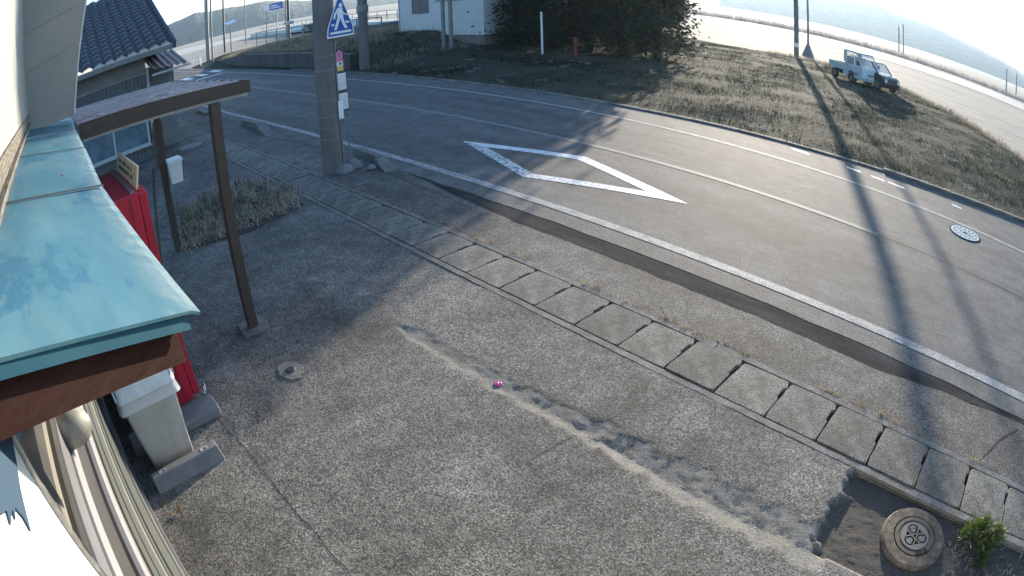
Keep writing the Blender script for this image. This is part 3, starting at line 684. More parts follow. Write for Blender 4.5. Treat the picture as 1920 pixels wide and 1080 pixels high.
# ------------------------------------------------------------------ pole, sign, bus stop
up1 = thing('utility_pole', 'thick concrete utility pole standing beside the bus stop sign', 'utility pole', (-9.52, 4.55, 0))
MB().tube((0, 0, -.05), (.0, 0, 9.0), .20, .155, 28).build('shaft', polem, up1, smooth=False)
for z in (.62, .82, 1.02, 1.32, 1.85, 2.1): MB().tube((0, 0, z), (0, 0, z + .018), .204 - .005 * z, .204 - .005 * z, 28).build('steel_band', polesteel, up1)
MB().box(.185, .20, .10, .145, .95, 1.28).build('tag_plate', signwhite, up1); MB().box(.165, .18, .155, .20, .95, 1.28).build('tag_plate', signwhite, up1)
MB().tube((.17, .13, .0), (.16, .12, 2.6), .014).build('conduit', polesteel, up1)
MB().box(-.005, .21, -.05, .05, 1.46, 1.62).build('plate', polem, up1)
# crossing sign facing down the road towards +x
def flat(mb, P, d0, d1, mi=0): return mb.prism(P, d0, d1, lambda a, b, c: (-c, a, b), mi) if False else mb.prism([(a, b) for a, b in P], d0, d1, lambda a, b, c: (c, a, b), mi)
cs = thing('crossing_sign', 'blue pedestrian crossing sign bracketed to the concrete pole above the bus stop', 'road sign', (-9.25, 4.735, 2.42))
pent = [(-.26, .0), (.26, .0), (.245, .17), (.03, .735), (0, .755), (-.03, .735), (-.245, .17)]
pent2 = [(x * .915, .03 + z * .925) for x, z in pent]
flat(MB(), pent, 0, .012).build('sign_plate', signwhite, cs, bevel=.003)
flat(MB(), pent2, .0125, .0145).build('blue_field', signblue, cs)
mb = MB(); D0, D1 = .015, .017
mb.prism([(.012 + .036 * math.cos(R(a)), .575 + .042 * math.sin(R(a))) for a in range(0, 360, 24)], D0, D1, lambda a, b, c: (c, a, b))
for P in ([(-.045, .53), (.05, .53), (.06, .34), (-.055, .34)], [(-.056, .338), (.0, .338), (-.04, .225), (-.075, .135), (-.125, .135), (-.09, .235)], [(.002, .338), (.060, .338), (.085, .24), (.135, .150), (.09, .135), (.04, .225)],
          [(-.047, .528), (-.047, .46), (-.085, .40), (-.10, .33), (-.13, .335), (-.115, .42)], [(.052, .528), (.056, .46), (.10, .42), (.155, .395), (.14, .37), (.06, .41)],
          [(-.20, .065), (.20, .065), (.20, .105), (-.20, .105)], [(-.175, .215), (-.115, .215), (-.115, .25), (-.165, .25)], [(.105, .235), (.175, .235), (.165, .27), (.09, .27)]):
    flat(mb, P, D0, D1)
mb.build('pictogram', signwhite, cs)
MB().path([(-.012, -.0, .10), (-.10, -.02, .10), (-.14, -.06, .10)], .016).build('bracket', polesteel, cs)
MB().path([(-.012, 0, .45), (-.10, -.02, .45), (-.14, -.06, .45)], .016).build('bracket', polesteel, cs)
bs = thing('bus_stop_sign', 'slim bus stop sign with stacked timetable boards on thin legs', 'bus stop', (-9.38, 4.76, 0))
for y, x, ny in ((-.075, .02, 'leg'), (.085, -.03, 'leg')):
    MB().tube((x, y, .10), (x * .3, y, 1.78 if y > 0 else 2.0), .013, .013, 8).build('leg', polesteel, bs)
for x, y, s_, r_ in ((.06, -.12, 1, .3), (-.04, .13, 1.05, -.2)):
    MB().hexa([(-.16, -.15, 0), (.16, -.15, 0), (.16, .15, 0), (-.16, .15, 0), (-.09, -.08, .15), (.09, -.08, .15), (.09, .08, .15), (-.09, .08, .15)]).build('base_weight', block, bs, bevel=.03, loc=(x, y, 0), rz=r_)
def board(P, name, m_, par, d0=.0, d1=.02): return flat(MB(), P, d0, d1).build(name, m_, par, bevel=.003)
top = [(-.105, 1.79), (.075, 1.79), (.075, 2.07)] + [(-.015 + .09 * math.cos(R(a)), 2.07 + .14 * math.sin(R(a))) for a in range(12, 180, 12)] + [(-.105, 2.07)]
b1 = board(top, 'stop_board', purple, bs)
flat(MB(), [(-.08, 1.97), (.05, 1.97), (.05, 2.07)] + [(-.015 + .065 * math.cos(R(a)), 2.07 + .105 * math.sin(R(a))) for a in range(15, 180, 15)] + [(-.08, 2.07)], .021, .023).build('pink_panel', pinkm, b1)
flat(MB(), [(-.07, 1.885), (.05, 1.885), (.05, 1.968), (-.07, 1.968)], .021, .023).build('white_panel', paper, b1)
flat(MB(), [(-.065, 1.80), (.055, 1.80), (.05, 1.883), (-.065, 1.883)], .021, .023).build('yellow_panel', yellowm, b1)
flat(MB(), [(-.04, 1.91), (.015, 1.91), (.03, 1.945), (-.02, 1.955)], .0235, .025).build('emblem', M('emblem', (.16, .12, .25), .5), b1)
flat(MB(), [(-.03, 2.06), (.0, 2.06), (.0, 2.12), (-.03, 2.12)], .0235, .025).build('emblem', M('emblem', (.16, .12, .25), .5), b1)
for z0, z1, yy in ((1.43, 1.775, 0.005), (1.075, 1.415, .02)):
    b2 = board([(-.105 + yy, z0), (.10 + yy, z0), (.10 + yy, z1), (-.105 + yy, z1)], 'timetable_board', blacksteel, bs)
    flat(MB(), [(-.085 + yy, z0 + .025), (.085 + yy, z0 + .025), (.085 + yy, z1 - .02), (-.085 + yy, z1 - .02)], .021, .023).build('timetable', paper, b2)
    mb = MB(); z = z0 + .05
    while z < z1 - .05:
        for c in range(4): flat(mb, [(-.07 + yy + c * .037, z), (-.045 + yy + c * .037, z), (-.045 + yy + c * .037, z + .006), (-.07 + yy + c * .037, z + .006)], .0235, .0245)
        z += .022 if z < z0 + .14 or z0 < 1.2 else .05
    mb.build('print_lines', M('print_grey', (.35, .36, .38), .6), b2)
# kerb stones left lying by the roadside
def kerbpiece(P, z0, z1, lab, loc):
    o = MB().add([(x, y, -.02) for x, y in P] + [(x, y, z) for (x, y), z in zip(P, (z0, z1, z1, z0))], [(3, 2, 1, 0), (4, 5, 6, 7), (0, 1, 5, 4), (1, 2, 6, 5), (2, 3, 7, 6), (3, 0, 4, 7)]).build('kerb_block', concrete_wall, None, bevel=.012)
    return tag(o, lab, 'kerb block')
kerbpiece([(-10.35, 5.42), (-9.3, 5.30), (-9.3, 5.45), (-10.35, 5.56)], .10, .11, 'long straight concrete kerb block behind the bus stop weights', 0)
kerbpiece([(-9.28, 5.24), (-8.62, 5.06), (-8.55, 5.26), (-9.22, 5.46)], .11, .015, 'broken concrete ramp end block beside the bus stop', 0)
kerbpiece([(-16.9, 5.16), (-15.4, 5.18), (-15.4, 5.38), (-16.9, 5.36)], .16, .17, 'straight concrete kerb block down the road left of the pole', 0)
kerbpiece([(-15.38, 5.10), (-14.1, 4.92), (-14.05, 5.16), (-15.36, 5.40)], .17, .02, 'sloping concrete end block down the road left of the pole', 0)
kerbpiece([(-22.9, 5.1), (-21.3, 5.1), (-21.3, 5.35), (-22.9, 5.35)], .15, .10, 'farthest kerb block seen past the brown porch post', 0)
o = MB().lathe([(.02, 0), (.075, .01), (.09, .04), (.05, .085), (.015, .095)], 7, (-9.0, 5.02, 0)).build('stone', block); tag(o, 'fist sized pale stone lying beside the bus stop weights', 'stone')

# ------------------------------------------------------------------ covers
mh = thing('manhole_cover', 'bright metal manhole cover in the far lane of the road', 'manhole cover', (-.06, 10.43, 0))
MB().lathe([(.33, .002), (.33, .008), (.36, .008), (.365, .002)], 40).build('rim', asphalt_dk, mh)
MB().lathe([(.001, .010), (.325, .010), (.328, .004)][::-1], 40).build('lid', M('manhole_base', (.13, .135, .14), .6, metallic=.5), mh)
mb = MB()
for r0, r1 in ((.285, .325), (.20, .225)): mb.lathe([(r0, .0105), (r0, .016), (r1, .016), (r1, .0105)], 40)
for i in range(16):
    a = i * math.pi / 8
    for r0, r1, w in ((.228, .282, .028), (.12, .195, .022), (.03, .10, .016)):
        ca, sa = math.cos(a + r1), math.sin(a + r1)
        mb.hexa([(r0 * ca + w * sa, r0 * sa - w * ca, .0105), (r1 * ca + w * sa, r1 * sa - w * ca, .0105), (r1 * ca - w * sa, r1 * sa + w * ca, .0105), (r0 * ca - w * sa, r0 * sa + w * ca, .0105), (r0 * ca + w * sa, r0 * sa - w * ca, .016), (r1 * ca + w * sa, r1 * sa - w * ca, .016), (r1 * ca - w * sa, r1 * sa + w * ca, .016), (r0 * ca - w * sa, r0 * sa + w * ca, .016)])
mb.build('relief', manh, mh)
rc = thing('handhole_cover', 'round rusty handhole cover in a thick concrete ring on bare soil', 'handhole cover', (.475, 3.19, -.085), R(35))
MB().lathe([(.18, 0), (.30, 0), (.302, .055), (.285, .075), (.20, .075), (.195, .062), (.18, .062)], 40).build('ring', ringm, rc, smooth=False)
MB().lathe([(.001, .069), (.150, .069), (.155, .075), (.185, .075), (.187, .05)][::-1], 40).build('lid', coverm, rc)
mb = MB()
for i in range(3):
    a = R(90 + 120 * i); c = (.062 * math.cos(a), .062 * math.sin(a), 0)
    mb.lathe([(.040, 0.0695), (.040, 0.0760), (.052, 0.0760), (.052, 0.0695)], 20, c); mb.lathe([(.001, 0.0695), (.001, 0.0740), (.026, 0.0740), (.026, 0.0695)], 14, c)
mb.lathe([(0.0810, 0.0695), (0.0810, 0.0760), (.134, 0.0760), (.134, 0.0695)], 40)
for i in range(14):
    a = i * 2 * math.pi / 14; mb.box(.118 * math.cos(a) - .008, .118 * math.cos(a) + .008, .118 * math.sin(a) - .008, .118 * math.sin(a) + .008, 0.0695, 0.0740)
mb.build('relief', M('cover_relief', (.16, .14, .12), .5, metallic=.3), rc)
mb = MB().box(-.03, .03, -.186, -.155, 0.0755, 0.0810).box(.05, .085, -.17, -.14, 0.0755, 0.0790); mb.build('lift_slot', darkgap, rc)
vc = thing('valve_cover', 'small dark valve cap set in a pale mortar patch on the driveway', 'valve cover', (-4.39, 1.37, 0.004))
P = [(.16 * math.cos(R(a)) * (1 + .35 * mn.noise(Vector((a * .05, 1, 0)))), .11 * math.sin(R(a)) * (1 + .35 * mn.noise(Vector((a * .05, 5, 0))))) for a in range(0, 360, 15)]
MB().prism(P, -.004, .006).build('mortar_patch', mortar, vc)
MB().lathe([(.001, .016), (.04, .016), (.05, .007)][::-1], 16).build('cap', ink, vc)
rl = MB().lathe([(.001, .03), (.34, .03), (.36, .0)][::-1], 32, (-16.1, 3.75 - .45, 0)).build('inspection_cover', block); tag(rl, 'round pale concrete lid beside the gutter near the house', 'cover')
# small pink piece and leaf litter
pk = thing('pink_piece', 'small bright pink piece lying in the concrete groove', 'plastic piece', (-3.05, 2.575, -.02))  # pink spot in the groove, built as a small ring and knob
MB().lathe([(.022, 0), (.03, .01), (.032, .02), (.024, .024), (.018, .016)], 18).build('ring', pinkp, pk, smooth=True)
MB().lathe([(.001, .03), (.010, .028), (.014, .018), (.012, .004)][::-1], 12).build('knob', M('pink_light', (.85, .35, .6), .3), pk, smooth=True)
def leaf(x, y, z, s, lab, seed):
    r = random.Random(seed); mb = MB()
    for _ in range(14):
        a, t = r.uniform(0, 6.28), r.uniform(0, .5); L = s * r.uniform(.3, 1); px, py = x + r.gauss(0, s * .5), y + r.gauss(0, s * .5)
        dx, dy = math.cos(a) * L, math.sin(a) * L
        mb.add([(px, py, z), (px + dx * .5 - dy * .2, py + dy * .5 + dx * .2, z + L * t * .5), (px + dx, py + dy, z + L * t), (px + dx * .5 + dy * .2, py + dy * .5 - dx * .2, z + L * t * .4)], [(0, 1, 2, 3)])
    return tag(mb.build('leaf_litter', leafdry), lab, 'leaves')
leaf(-3.35, -.18, .012, .06, 'reddish clump of dead leaves by the wall past the wheel stop', 1)
leaf(-2.65, .0, .008, .03, 'tiny dry leaf scrap on the driveway near the wall', 2)
leaf(-2.2, 2.63, -.03, .05, 'brown leaves caught in the middle of the concrete groove', 4)
leaf(-5.15, 1.72, .02, .05, 'dry stalks and leaves at the foot of the near porch post', 5)
leaf(1.0, 3.2, -.06, .05, 'dead leaves in the soil right of the round cover', 6)

# ------------------------------------------------------------------ weeds by the porch, plant at lower right
def stems(name, spots, m, hmin, hmax, per, seed, w=.004, droop=1.0):
    r = random.Random(seed); vs, fs = [], []
    for x, y, sc in spots:
        for _ in range(per):
            a = r.uniform(0, 6.283); h = r.uniform(hmin, hmax) * sc; d = Vector((math.cos(a), math.sin(a), 0)); side = Vector((-d.y, d.x, 0)) * w * r.uniform(.6, 1.6)
            p = Vector((x + r.gauss(0, .09), y + r.gauss(0, .09), 0)); reach = h * r.uniform(.2, 1.1) * droop; b = len(vs); n = 5
            for k in range(n + 1):
                t = k / n; z = h * (math.sin(t * r.uniform(1.5, 2.3)) if droop > .5 else t); q = p + d * reach * t * t; ww = side * (1 - .8 * t)
                vs += [tuple(q - ww + Vector((0, 0, max(z, .01)))), tuple(q + ww + Vector((0, 0, max(z, .01))))]
            fs += [(b + 2 * k, b + 2 * k + 1, b + 2 * k + 3, b + 2 * k + 2) for k in range(n)]
    me = bpy.data.meshes.new(name); me.from_pydata(vs, [], fs); me.materials.append(m); me.update()
    o = bpy.data.objects.new(name, me); COL.objects.link(o); return o
wp = [(-10.28, 1.72), (-8.23, 1.34), (-8.0, 2.3), (-8.3, 3.4), (-10.1, 3.42), (-10.8, 3.0)]
def inpoly(x, y, P):
    c = False
    for (a, b), (d, e) in zip(P, P[1:] + P[:1]):
        if (b > y) != (e > y) and x < (d - a) * (y - b) / (e - b) + a: c = not c
    return c
sp = []
while len(sp) < 190:
    x, y = rnd.uniform(-11, -7.8), rnd.uniform(1.2, 3.5)
    if inpoly(x, y, wp): sp.append((x, y, rnd.uniform(.5, 1.2)))
sheet('weed_bed', wp, .006, dirt)
tag(stems('weeds', sp, strawm, .06, .30, 8, 5, .005, 1.6), 'dead straw coloured weeds in the bed between porch post and gutter', 'weeds', kind='stuff')
tag(stems('weeds', sp[:150], M('straw_pale', (.62, .55, .44), .8, (.34, .28, .20), 5), .03, .12, 10, 15, .0055, 4.0), 'flattened pale straw lying over the weed bed by the porch', 'weeds', kind='stuff')
sp2 = [(x, y, s) for x, y, s in sp if x < -8.6][:90]
tag(stems('weeds', sp2, M('weed_dull', (.05, .065, .03), .8, (.035, .045, .025), 8, transl=.3), .06, .2, 12, 6, .006), 'low dull green weeds in the bed beside the gutter', 'weeds', kind='stuff')
pt = thing('weed_plant', 'bushy bright green weed growing at the gutter edge by the round cover', 'plant', (1.12, 3.44, -.07))
r = random.Random(21); mbp = MB(); mbq = MB()
for _ in range(1500):
    a, b, rr = r.uniform(0, 6.28), math.acos(r.uniform(0, 1)), (.19 + .07 * mn.noise(Vector((_ * .01, 3, 1)))) * r.uniform(.2, 1) ** .5
    c = Vector((rr * math.sin(b) * math.cos(a), rr * math.sin(b) * math.sin(a), .02 + rr * math.cos(b) * 1.15)); d = Vector((c.x, c.y, c.z + .03)).normalized() + Vector((r.gauss(0, .4), r.gauss(0, .4), r.gauss(0, .4))); d.normalize()
    L = r.uniform(.025, .085); s_ = d.orthogonal().normalized() * L * .10; c += Vector((.05 * math.sin(a * 3), .05 * math.cos(a * 2), 0))
    mbp.add([c - s_ * .3, c + d * L * .5 - s_, c + d * L, c + d * L * .5 + s_], [(0, 1, 2, 3)])
mbp.build('foliage', weedm, pt)
for _ in range(24):
    a = r.uniform(0, 6.28); rr = r.uniform(.05, .14); mbq.tube((0, 0, 0), (rr * math.cos(a), rr * math.sin(a), r.uniform(.08, .18)), .004, .002, 5)
mbq.build('stem', M('weed_stem', (.10, .08, .04), .8), pt)
sp = []
for _ in range(170):
    x, y = rnd.uniform(.85, 2.4), rnd.uniform(2.6, 3.55)
    if (x - .475) ** 2 + (y - 3.19) ** 2 > .13: sp.append((x, y, -.075, rnd.uniform(.5, 1.2)))
tag(blades('weeds', sp, frostweed, .03, .09, 10, .05, .006, 12, .9), 'grey frosted weeds on the soil at the lower right', 'weeds')
sp = [(rnd.uniform(-.2, .75), rnd.uniform(2.3, 2.75), -.07, rnd.uniform(.4, .9)) for _ in range(40)]
tag(blades('weeds', sp, strawm, .03, .07, 6, .04, .004, 13, .9), 'scattered dry weeds at the broken end of the slab', 'weeds')

# fringe of dry grass and grit along the gutter
sp = []
for _ in range(900):
    x = rnd.uniform(-16, 2.5); y = 4.285 + abs(rnd.gauss(0, .035)) + sh(x)
    if mn.noise(Vector((x * 1.1, 0, 8))) > -.12: sp.append((x, y, 0, rnd.uniform(.5, 1.2)))
for _ in range(160):
    x = rnd.uniform(-9, 0); sp.append((x, 3.545 - abs(rnd.gauss(0, .012)), 0, rnd.uniform(.3, .6)))
tag(blades('grass', sp, strawm, .015, .05, 5, .02, .0025, 31, 1.2), 'thin fringe of dry grass along the edges of the gutter', 'grass')
mb = MB(); r = random.Random(5)
for _ in range(420):
    if r.random() < .6: x, y, z = r.uniform(-12, 3), r.uniform(4.3, 5.3), .0
    else: x, y, z = r.uniform(-6, 3), r.uniform(0, 3.5), .0
    if y < 3.55: z = drive_z(x, y)[0]
    q = r.uniform(.002, .0065); mb.lathe([(q * .5, -q * .3), (q, q * .2), (q * .8, q * .7), (q * .3, q * .95)], 6, (x, y, z))
tag(mb.build('gravel', M('grit_pale', (.30, .29, .27), .9, (.16, .155, .145), 3)), 'loose grit scattered on the shoulder and driveway', 'gravel', kind='stuff')

# ------------------------------------------------------------------ neighbouring house
hs = thing('tiled_house', 'old grey house with dark wavy tile roof beyond the porch', 'house', bl(-16.4, 3.3), TH)
def hbox(mb, x0, x1, y0, y1, z0, z1, mi=0): return mb.box(x0 + 16.4, x1 + 16.4, y0 - 3.3, y1 - 3.3, z0, z1, mi)
hbox(MB(), -24, -16.4, -5, 3.3, 2.42, 2.9).build('upper_wall', hwall, hs)
mb = MB(); n = 66
for i in range(n):
    a, b = lerp(-5, 3.3, i / n), lerp(-5, 3.3, (i + .55) / n); hbox(mb, -24, -16.40 + .02, a, b, 0, 2.40); hbox(mb, -24, -16.40, b, lerp(-5, 3.3, (i + 1) / n), 0, 2.40)
mb.build('siding', hsid, hs)
hbox(MB(), -16.5, -16.33, 3.3, 3.38, 0, 2.55).build('corner_post', palestrip, hs)
hbox(MB(), -24.0, -16.39, -5.0, 3.3, 2.402, 2.418).build('siding_cap', palestrip, hs)
wf = MB()
for y0, y1, z0, z1 in ((1.0, 3.22, .40, .46), (1.0, 3.22, 1.50, 1.56), (1.0, 1.05, .46, 1.5), (3.16, 3.22, .46, 1.5), (2.06, 2.12, .46, 1.5)): hbox(wf, -16.42, -16.31, y0, y1, z0, z1)
wn = wf.build('window', M('window_frame_grey', (.42, .44, .45), .5), hs)
hbox(MB(), -16.36, -16.345, 1.05, 3.16, .46, 1.5).build('pane', glassm, wn)
hbox(MB(), -16.42, -16.27, .95, 3.27, .36, .398).build('sill', palestrip, wn)
# tiles
mb = MB(); E0, EY0, EY1 = -15.65, -4.0, 4.1; PU, PV, NV = .34, .30, 18
def tfn(u, v):
    y = lerp(EY0, EY1, u); k = v * NV; row = math.floor(k); fr = k - row
    ph = (y / PU + .0) % 1.0
    wv = .060 * (math.sin(ph * 2 * math.pi) * .6 + (.55 if ph > .72 else 0) * math.sin((ph - .72) / .28 * math.pi) if True else 0)
    up = k * PV; x = E0 - up * math.cos(R(27)); z = 3.02 + up * math.sin(R(27)) + wv + .045 * (1 - fr)
    return (x + 16.4, y - 3.3, z)
nu = int((EY1 - EY0) / PU * 9)
vs = []
for row in range(NV):
    for fr in (0.0, .98):
        for i in range(nu + 1): vs.append(tfn(i / nu, (row + fr) / NV))
fs = [(j * (nu + 1) + i, j * (nu + 1) + i + 1, (j + 1) * (nu + 1) + i + 1, (j + 1) * (nu + 1) + i) for j in range(2 * NV - 1) for i in range(nu)]
rf = mb.add(vs, fs).build('tile_roof', tile, hs, smooth=False)
mb = MB()
L = NV * PV
mb.hexa([(E0 + 16.4, .72, 2.88), (E0 + 16.4, .80, 2.88), (E0 + 16.4 - L * math.cos(R(27)), .80, 2.88 + L * math.sin(R(27))), (E0 + 16.4 - L * math.cos(R(27)), .72, 2.88 + L * math.sin(R(27))),
         (E0 + 16.4, .72, 3.08), (E0 + 16.4, .82, 3.08), (E0 + 16.4 - L * math.cos(R(27)), .82, 3.10 + L * math.sin(R(27))), (E0 + 16.4 - L * math.cos(R(27)), .72, 3.10 + L * math.sin(R(27)))])
mb.build('verge_board', M('verge_blue', (.03, .04, .075), .5), rf)
mb = MB(); mb.box(E0 + 16.4 - .05, E0 + 16.4 - .02, EY0 - 3.3, .72, 2.86, 3.0); mb.box(-7, .70, EY0 - 3.3, .70, 2.86, 2.9); mb.build('eave_soffit', hwall, rf)
# small tin lean-to roof at the house corner
mb = MB()
def tin(u, v):
    y, x = lerp(3.42, 4.55, u), lerp(-17.9, -16.0, v); return (x + 16.4, y - 3.3, lerp(2.95, 2.45, v) - .12 * u + .02 * math.sin(u * 34))
mb.grid(tin, 60, 6).build('tin_roof', rust, hs)
hbox(MB(), -17.9, -17.3, 3.4, 4.4, 0, 2.5).build('lean_to', hwall, hs)
hbox(MB(), -16.1, -15.98, 3.42, 4.6, 2.26, 2.32).build('gutter', palestrip, hs)
gp = MB().box(-.05, .05, -.13, .13, 0, 1.15).box(-.04, .06, -.16, -.132, 0, 1.0).build('wood_post', M('rust_wood', (.16, .075, .05), .85, (.09, .05, .04), 9), None, loc=bl(-14.6, 3.12), rz=TH); tag(gp, 'short reddish brown wooden post by the house corner', 'post')

# ------------------------------------------------------------------ white buildings across the road
wb = thing('white_building', 'white clad building with one dark window across the road', 'building', (-28.0, 17.95, .35), math.atan2(.85, 5.9))
L = 5.9
n = 10
MB().box(0, L, 0, 7, .52, 5.6).build('wall', wbuild, wb)
mb = MB()
for k in range(8): mb.box(-.004, L + .004, -.004, 0, .52 + k * .6, .532 + k * .6)
for k in range(3): mb.box(1.7 + k * 2.2, 1.712 + k * 2.2, -.005, -.001, .52, 5.5)
mb.build('cladding_joint', M('joint_grey', (.36, .38, .39), .7), wb)
MB().box(.05, L - .05, .05, 6.9, -.6, .518).build('foundation', wfound, wb)
wn = MB().box(1.0, 2.25, -.03, -.006, 1.75, 1.80).box(1.0, 2.25, -.03, -.006, 2.75, 2.8).box(1.0, 1.05, -.03, -.006, 1.80, 2.75).box(2.2, 2.25, -.03, -.006, 1.80, 2.75).box(1.6, 1.64, -.03, -.006, 1.80, 2.75).build('window', M('wframe_dark', (.12, .12, .13), .5), wb)
MB().box(1.05, 2.2, -.016, -.008, 1.8, 2.75).build('pane', M('pane_dark', (.11, .11, .125), .35), wn)
MB().box(-.05, .0, -.05, .05, -.3, 5.5).build('downpipe', wbuild2, wb)
MB().box(.22, .40, -.10, -.006, .58, .76).build('meter_box', M('meter', (.14, .2, .22), .5), wb)
MB().tube((.3, -.05, -.3), (.3, -.05, .575), .02).build('pipe', wbuild2, wb)
MB().box(-.4, L + .4, -.5, 7.4, 5.61, 5.8).build('roof', M('roof_grey', (.2, .2, .21), .6), wb)
w2 = thing('pale_hall', 'pale blue grey hall behind the white building beyond the concrete poles', 'building', (-56, 36, 0), math.atan2(4, 8))
MB().box(0, 22, 0, 10, 2.0, 8).build('wall', wbuild2, w2)
MB().box(.04, 21.9, .04, 9.9, 0, 1.998).build('base_wall', M('hall_base', (.28, .31, .33), .8), w2)
for x in (3.2, 9.6, 15.8): MB().box(x, x + .5, -.08, -.004, 2.2, 4.2).build('vent', blacksteel, w2)
MB().box(-.4, 22.4, -.4, 10.4, 8.01, 8.3).build('roof', M('roof_grey2', (.22, .22, .23), .6), w2)
MB().box(0, 22, -.10, -.004, 6.4, 6.5).build('gutter', M('hall_trim', (.3, .34, .36), .6), w2)

# ------------------------------------------------------------------ poles
def pole(name, x, y, h, r0, r1, lab, m=None, grp=None, cat='utility pole', arms=(), z0=-.1, wires=True):
    t = thing(name, lab, cat, (x, y, 0), 0, grp)
    MB().tube((0, 0, z0), (0, 0, h), r0, r1, 14).build('shaft', m or polem, t)
    for z, L, rz_ in arms:
        c, s_ = math.cos(rz_) * L, math.sin(rz_) * L
        MB().tube((-c, -s_, z), (c, s_, z), .04).build('crossarm', polesteel, t)
    return t
p2 = pole('utility_pole', -22.78, 12.75, 9.5, .23, .17, 'concrete utility pole behind the blue crossing sign across the road', arms=((8.6, .8, .3), (9.1, .8, .3)))
MB().lathe([(.24, 2.6), (.26, 2.65), (.26, 2.9), (.24, 2.95)], 14).build('band_box', polesteel, p2)
p3 = pole('utility_pole', -14.91, 39.9, 11, .19, .14, 'pale concrete pole at the far edge of the grass left of the truck', arms=((9.6, .9, .4), (10.3, .9, .4)))
MB().tube((0, 0, .7), (0, 0, 1.0), .196, .195, 14).build('white_band', signwhite, p3)
p4 = thing('guyed_post', 'thin steel post with a flared triangular foot beyond the concrete pole', 'post', (-15.65, 44.65, 0))
MB().tube((0, 0, .5), (0, 0, 9.5), .10, .07, 10).build('shaft', polesteel, p4)
MB().hexa([(-.42, -.38, -.1), (.42, -.38, -.1), (.42, .38, -.1), (-.42, .38, -.1), (-.1, -.1, .85), (.1, -.1, .85), (.1, .1, .85), (-.1, .1, .85)]).build('foot', block, p4)
MB().path([(0, 0, 8.8), (.5, -.3, 8.9)], .04, 6).build('arm', polesteel, p4)
pole('utility_pole', -22.9, 17.0, 8, .10, .08, 'left one of two thin steel poles in front of the white building', polesteel)
pole('utility_pole', -22.45, 17.08, 8, .10, .08, 'right one of two thin steel poles in front of the white building', polesteel, arms=((2.75, .9, .15),))
for x, y, h, l in ((-21.6, 131, 7.2, 'dark pole far beyond the field above the truck'), (-22.9, 132, 6.6, 'thinner dark pole beside the far pole above the truck'), (4.64, 110.7, 4.8, 'small far pole at the foot of the hills near the picture edge'), (7.5, 119, 5.0, 'last far pole at the foot of the hills by the picture edge')):
    pole('field_pole', x, y, h, .17, .13, l, polesteel, 'poles along the far field road')
wp_ = MB().tube((0, 0, -.1), (0, 0, 2.05), .045, .045, 10).build('white_post', signwhite, None, loc=(-18.69, 19.03, 0)); tag(wp_, 'slim white post on the grass in front of the dark trees', 'post')
hy = thing('hydrant_post', 'short red marker post on the grass in front of the dark trees', 'post', (-17.3, 19.6, 0))
MB().tube((0, 0, -.1), (0, 0, .72), .085, .085, 12).build('shaft', redpost, hy)
MB().lathe([(.10, .72), (.125, .76), (.125, .86), (.06, .93)], 14).build('cap', redpost, hy)
# left background: pole cluster, lamps, signs
for x, y, r, l in ((-62.0, 15.6, .10, 'left pole of the slim steel pole cluster behind the roadside railing'), (-61.0, 15.55, .14, 'thickest pole of the slim pole cluster behind the railing'), (-59.2, 15.5, .10, 'right pole of the slim steel pole cluster behind the railing')):
    pole('steel_pole', x, y, 9, r, r * .9, l, polesteel, 'steel poles by the bend of the road', 'pole')
rg = thing('roadside_railing', 'low white pipe railing at the far bend of the road', 'railing', (-63.5, 14.6, 0))
MB().path([(-2.4, .2, 0), (-2.4, .2, 1.0), (3.2, -.3, 1.0), (4.2, -.4, 0)], .06, 8).build('pipe', signwhite, rg)
bp = pole('signal_pole', -66.0, 27.0, 9, .18, .15, 'black steel pole with a pale cabinet beyond the retaining wall', blacksteel, cat='pole')
MB().box(-.9, .9, -.3, .3, 2.1, 2.5).build('cabinet', palestrip, bp)
pole('street_pole', -84, 34, 9, .13, .11, 'thin grey pole left of the black pole by the platform', polesteel, cat='pole')
pole('street_pole', -92, 30, 9, .10, .09, 'thin grey pole behind the lamp panel near the platform', polesteel, cat='pole')
pole('street_pole', -82, 23.4, 9, .15, .13, 'dark pole standing by the solar lamp in the left distance', blacksteel, cat='pole')
lp = thing('solar_lamp', 'post with a tilted white panel in the left distance', 'lamp post', (-76, 22.6, 0))
MB().tube((0, 0, 0), (0, 0, 4.0), .08, .07, 8).build('post', polesteel, lp)
MB().hexa([(-.7, -.7, 4.1), (.8, -.6, 3.8), (.9, .7, 4.0), (-.7, .6, 4.3), (-.7, -.7, 4.16), (.8, -.6, 3.86), (.9, .7, 4.06), (-.7, .6, 4.36)]).build('panel', signwhite, lp)
rs = thing('direction_sign', 'blue road direction sign on a post in the left distance', 'road sign', (-128, 49.5, 0), R(20))
MB().tube((0, 0, 0), (0, 0, 6.6), .10, .10, 8).build('post', polesteel, rs)
MB().box(-2.3, 2.3, -.10, -.04, 5.6, 7.2).build('plate', signblue, rs)
MB().box(-1.9, .4, -.12, -.102, 6.5, 6.75).box(-1.9, 1.6, -.12, -.102, 6.0, 6.2).build('legend', signwhite, rs)
ml = thing('round_mirror', 'small round traffic mirror on a thin post in the left distance', 'traffic mirror', (-96, 35.2, 0))
MB().tube((0, 0, 0), (0, 0, 5.2), .07, .07, 8).build('post', polesteel, ml)
MB().lathe([(.001, .06), (.5, 0), (.5, -.05)], 20, (.1, -.1, 5.5), f=lambda x, y, z: (z + .05, x, y)).build('mirror', signwhite, ml)
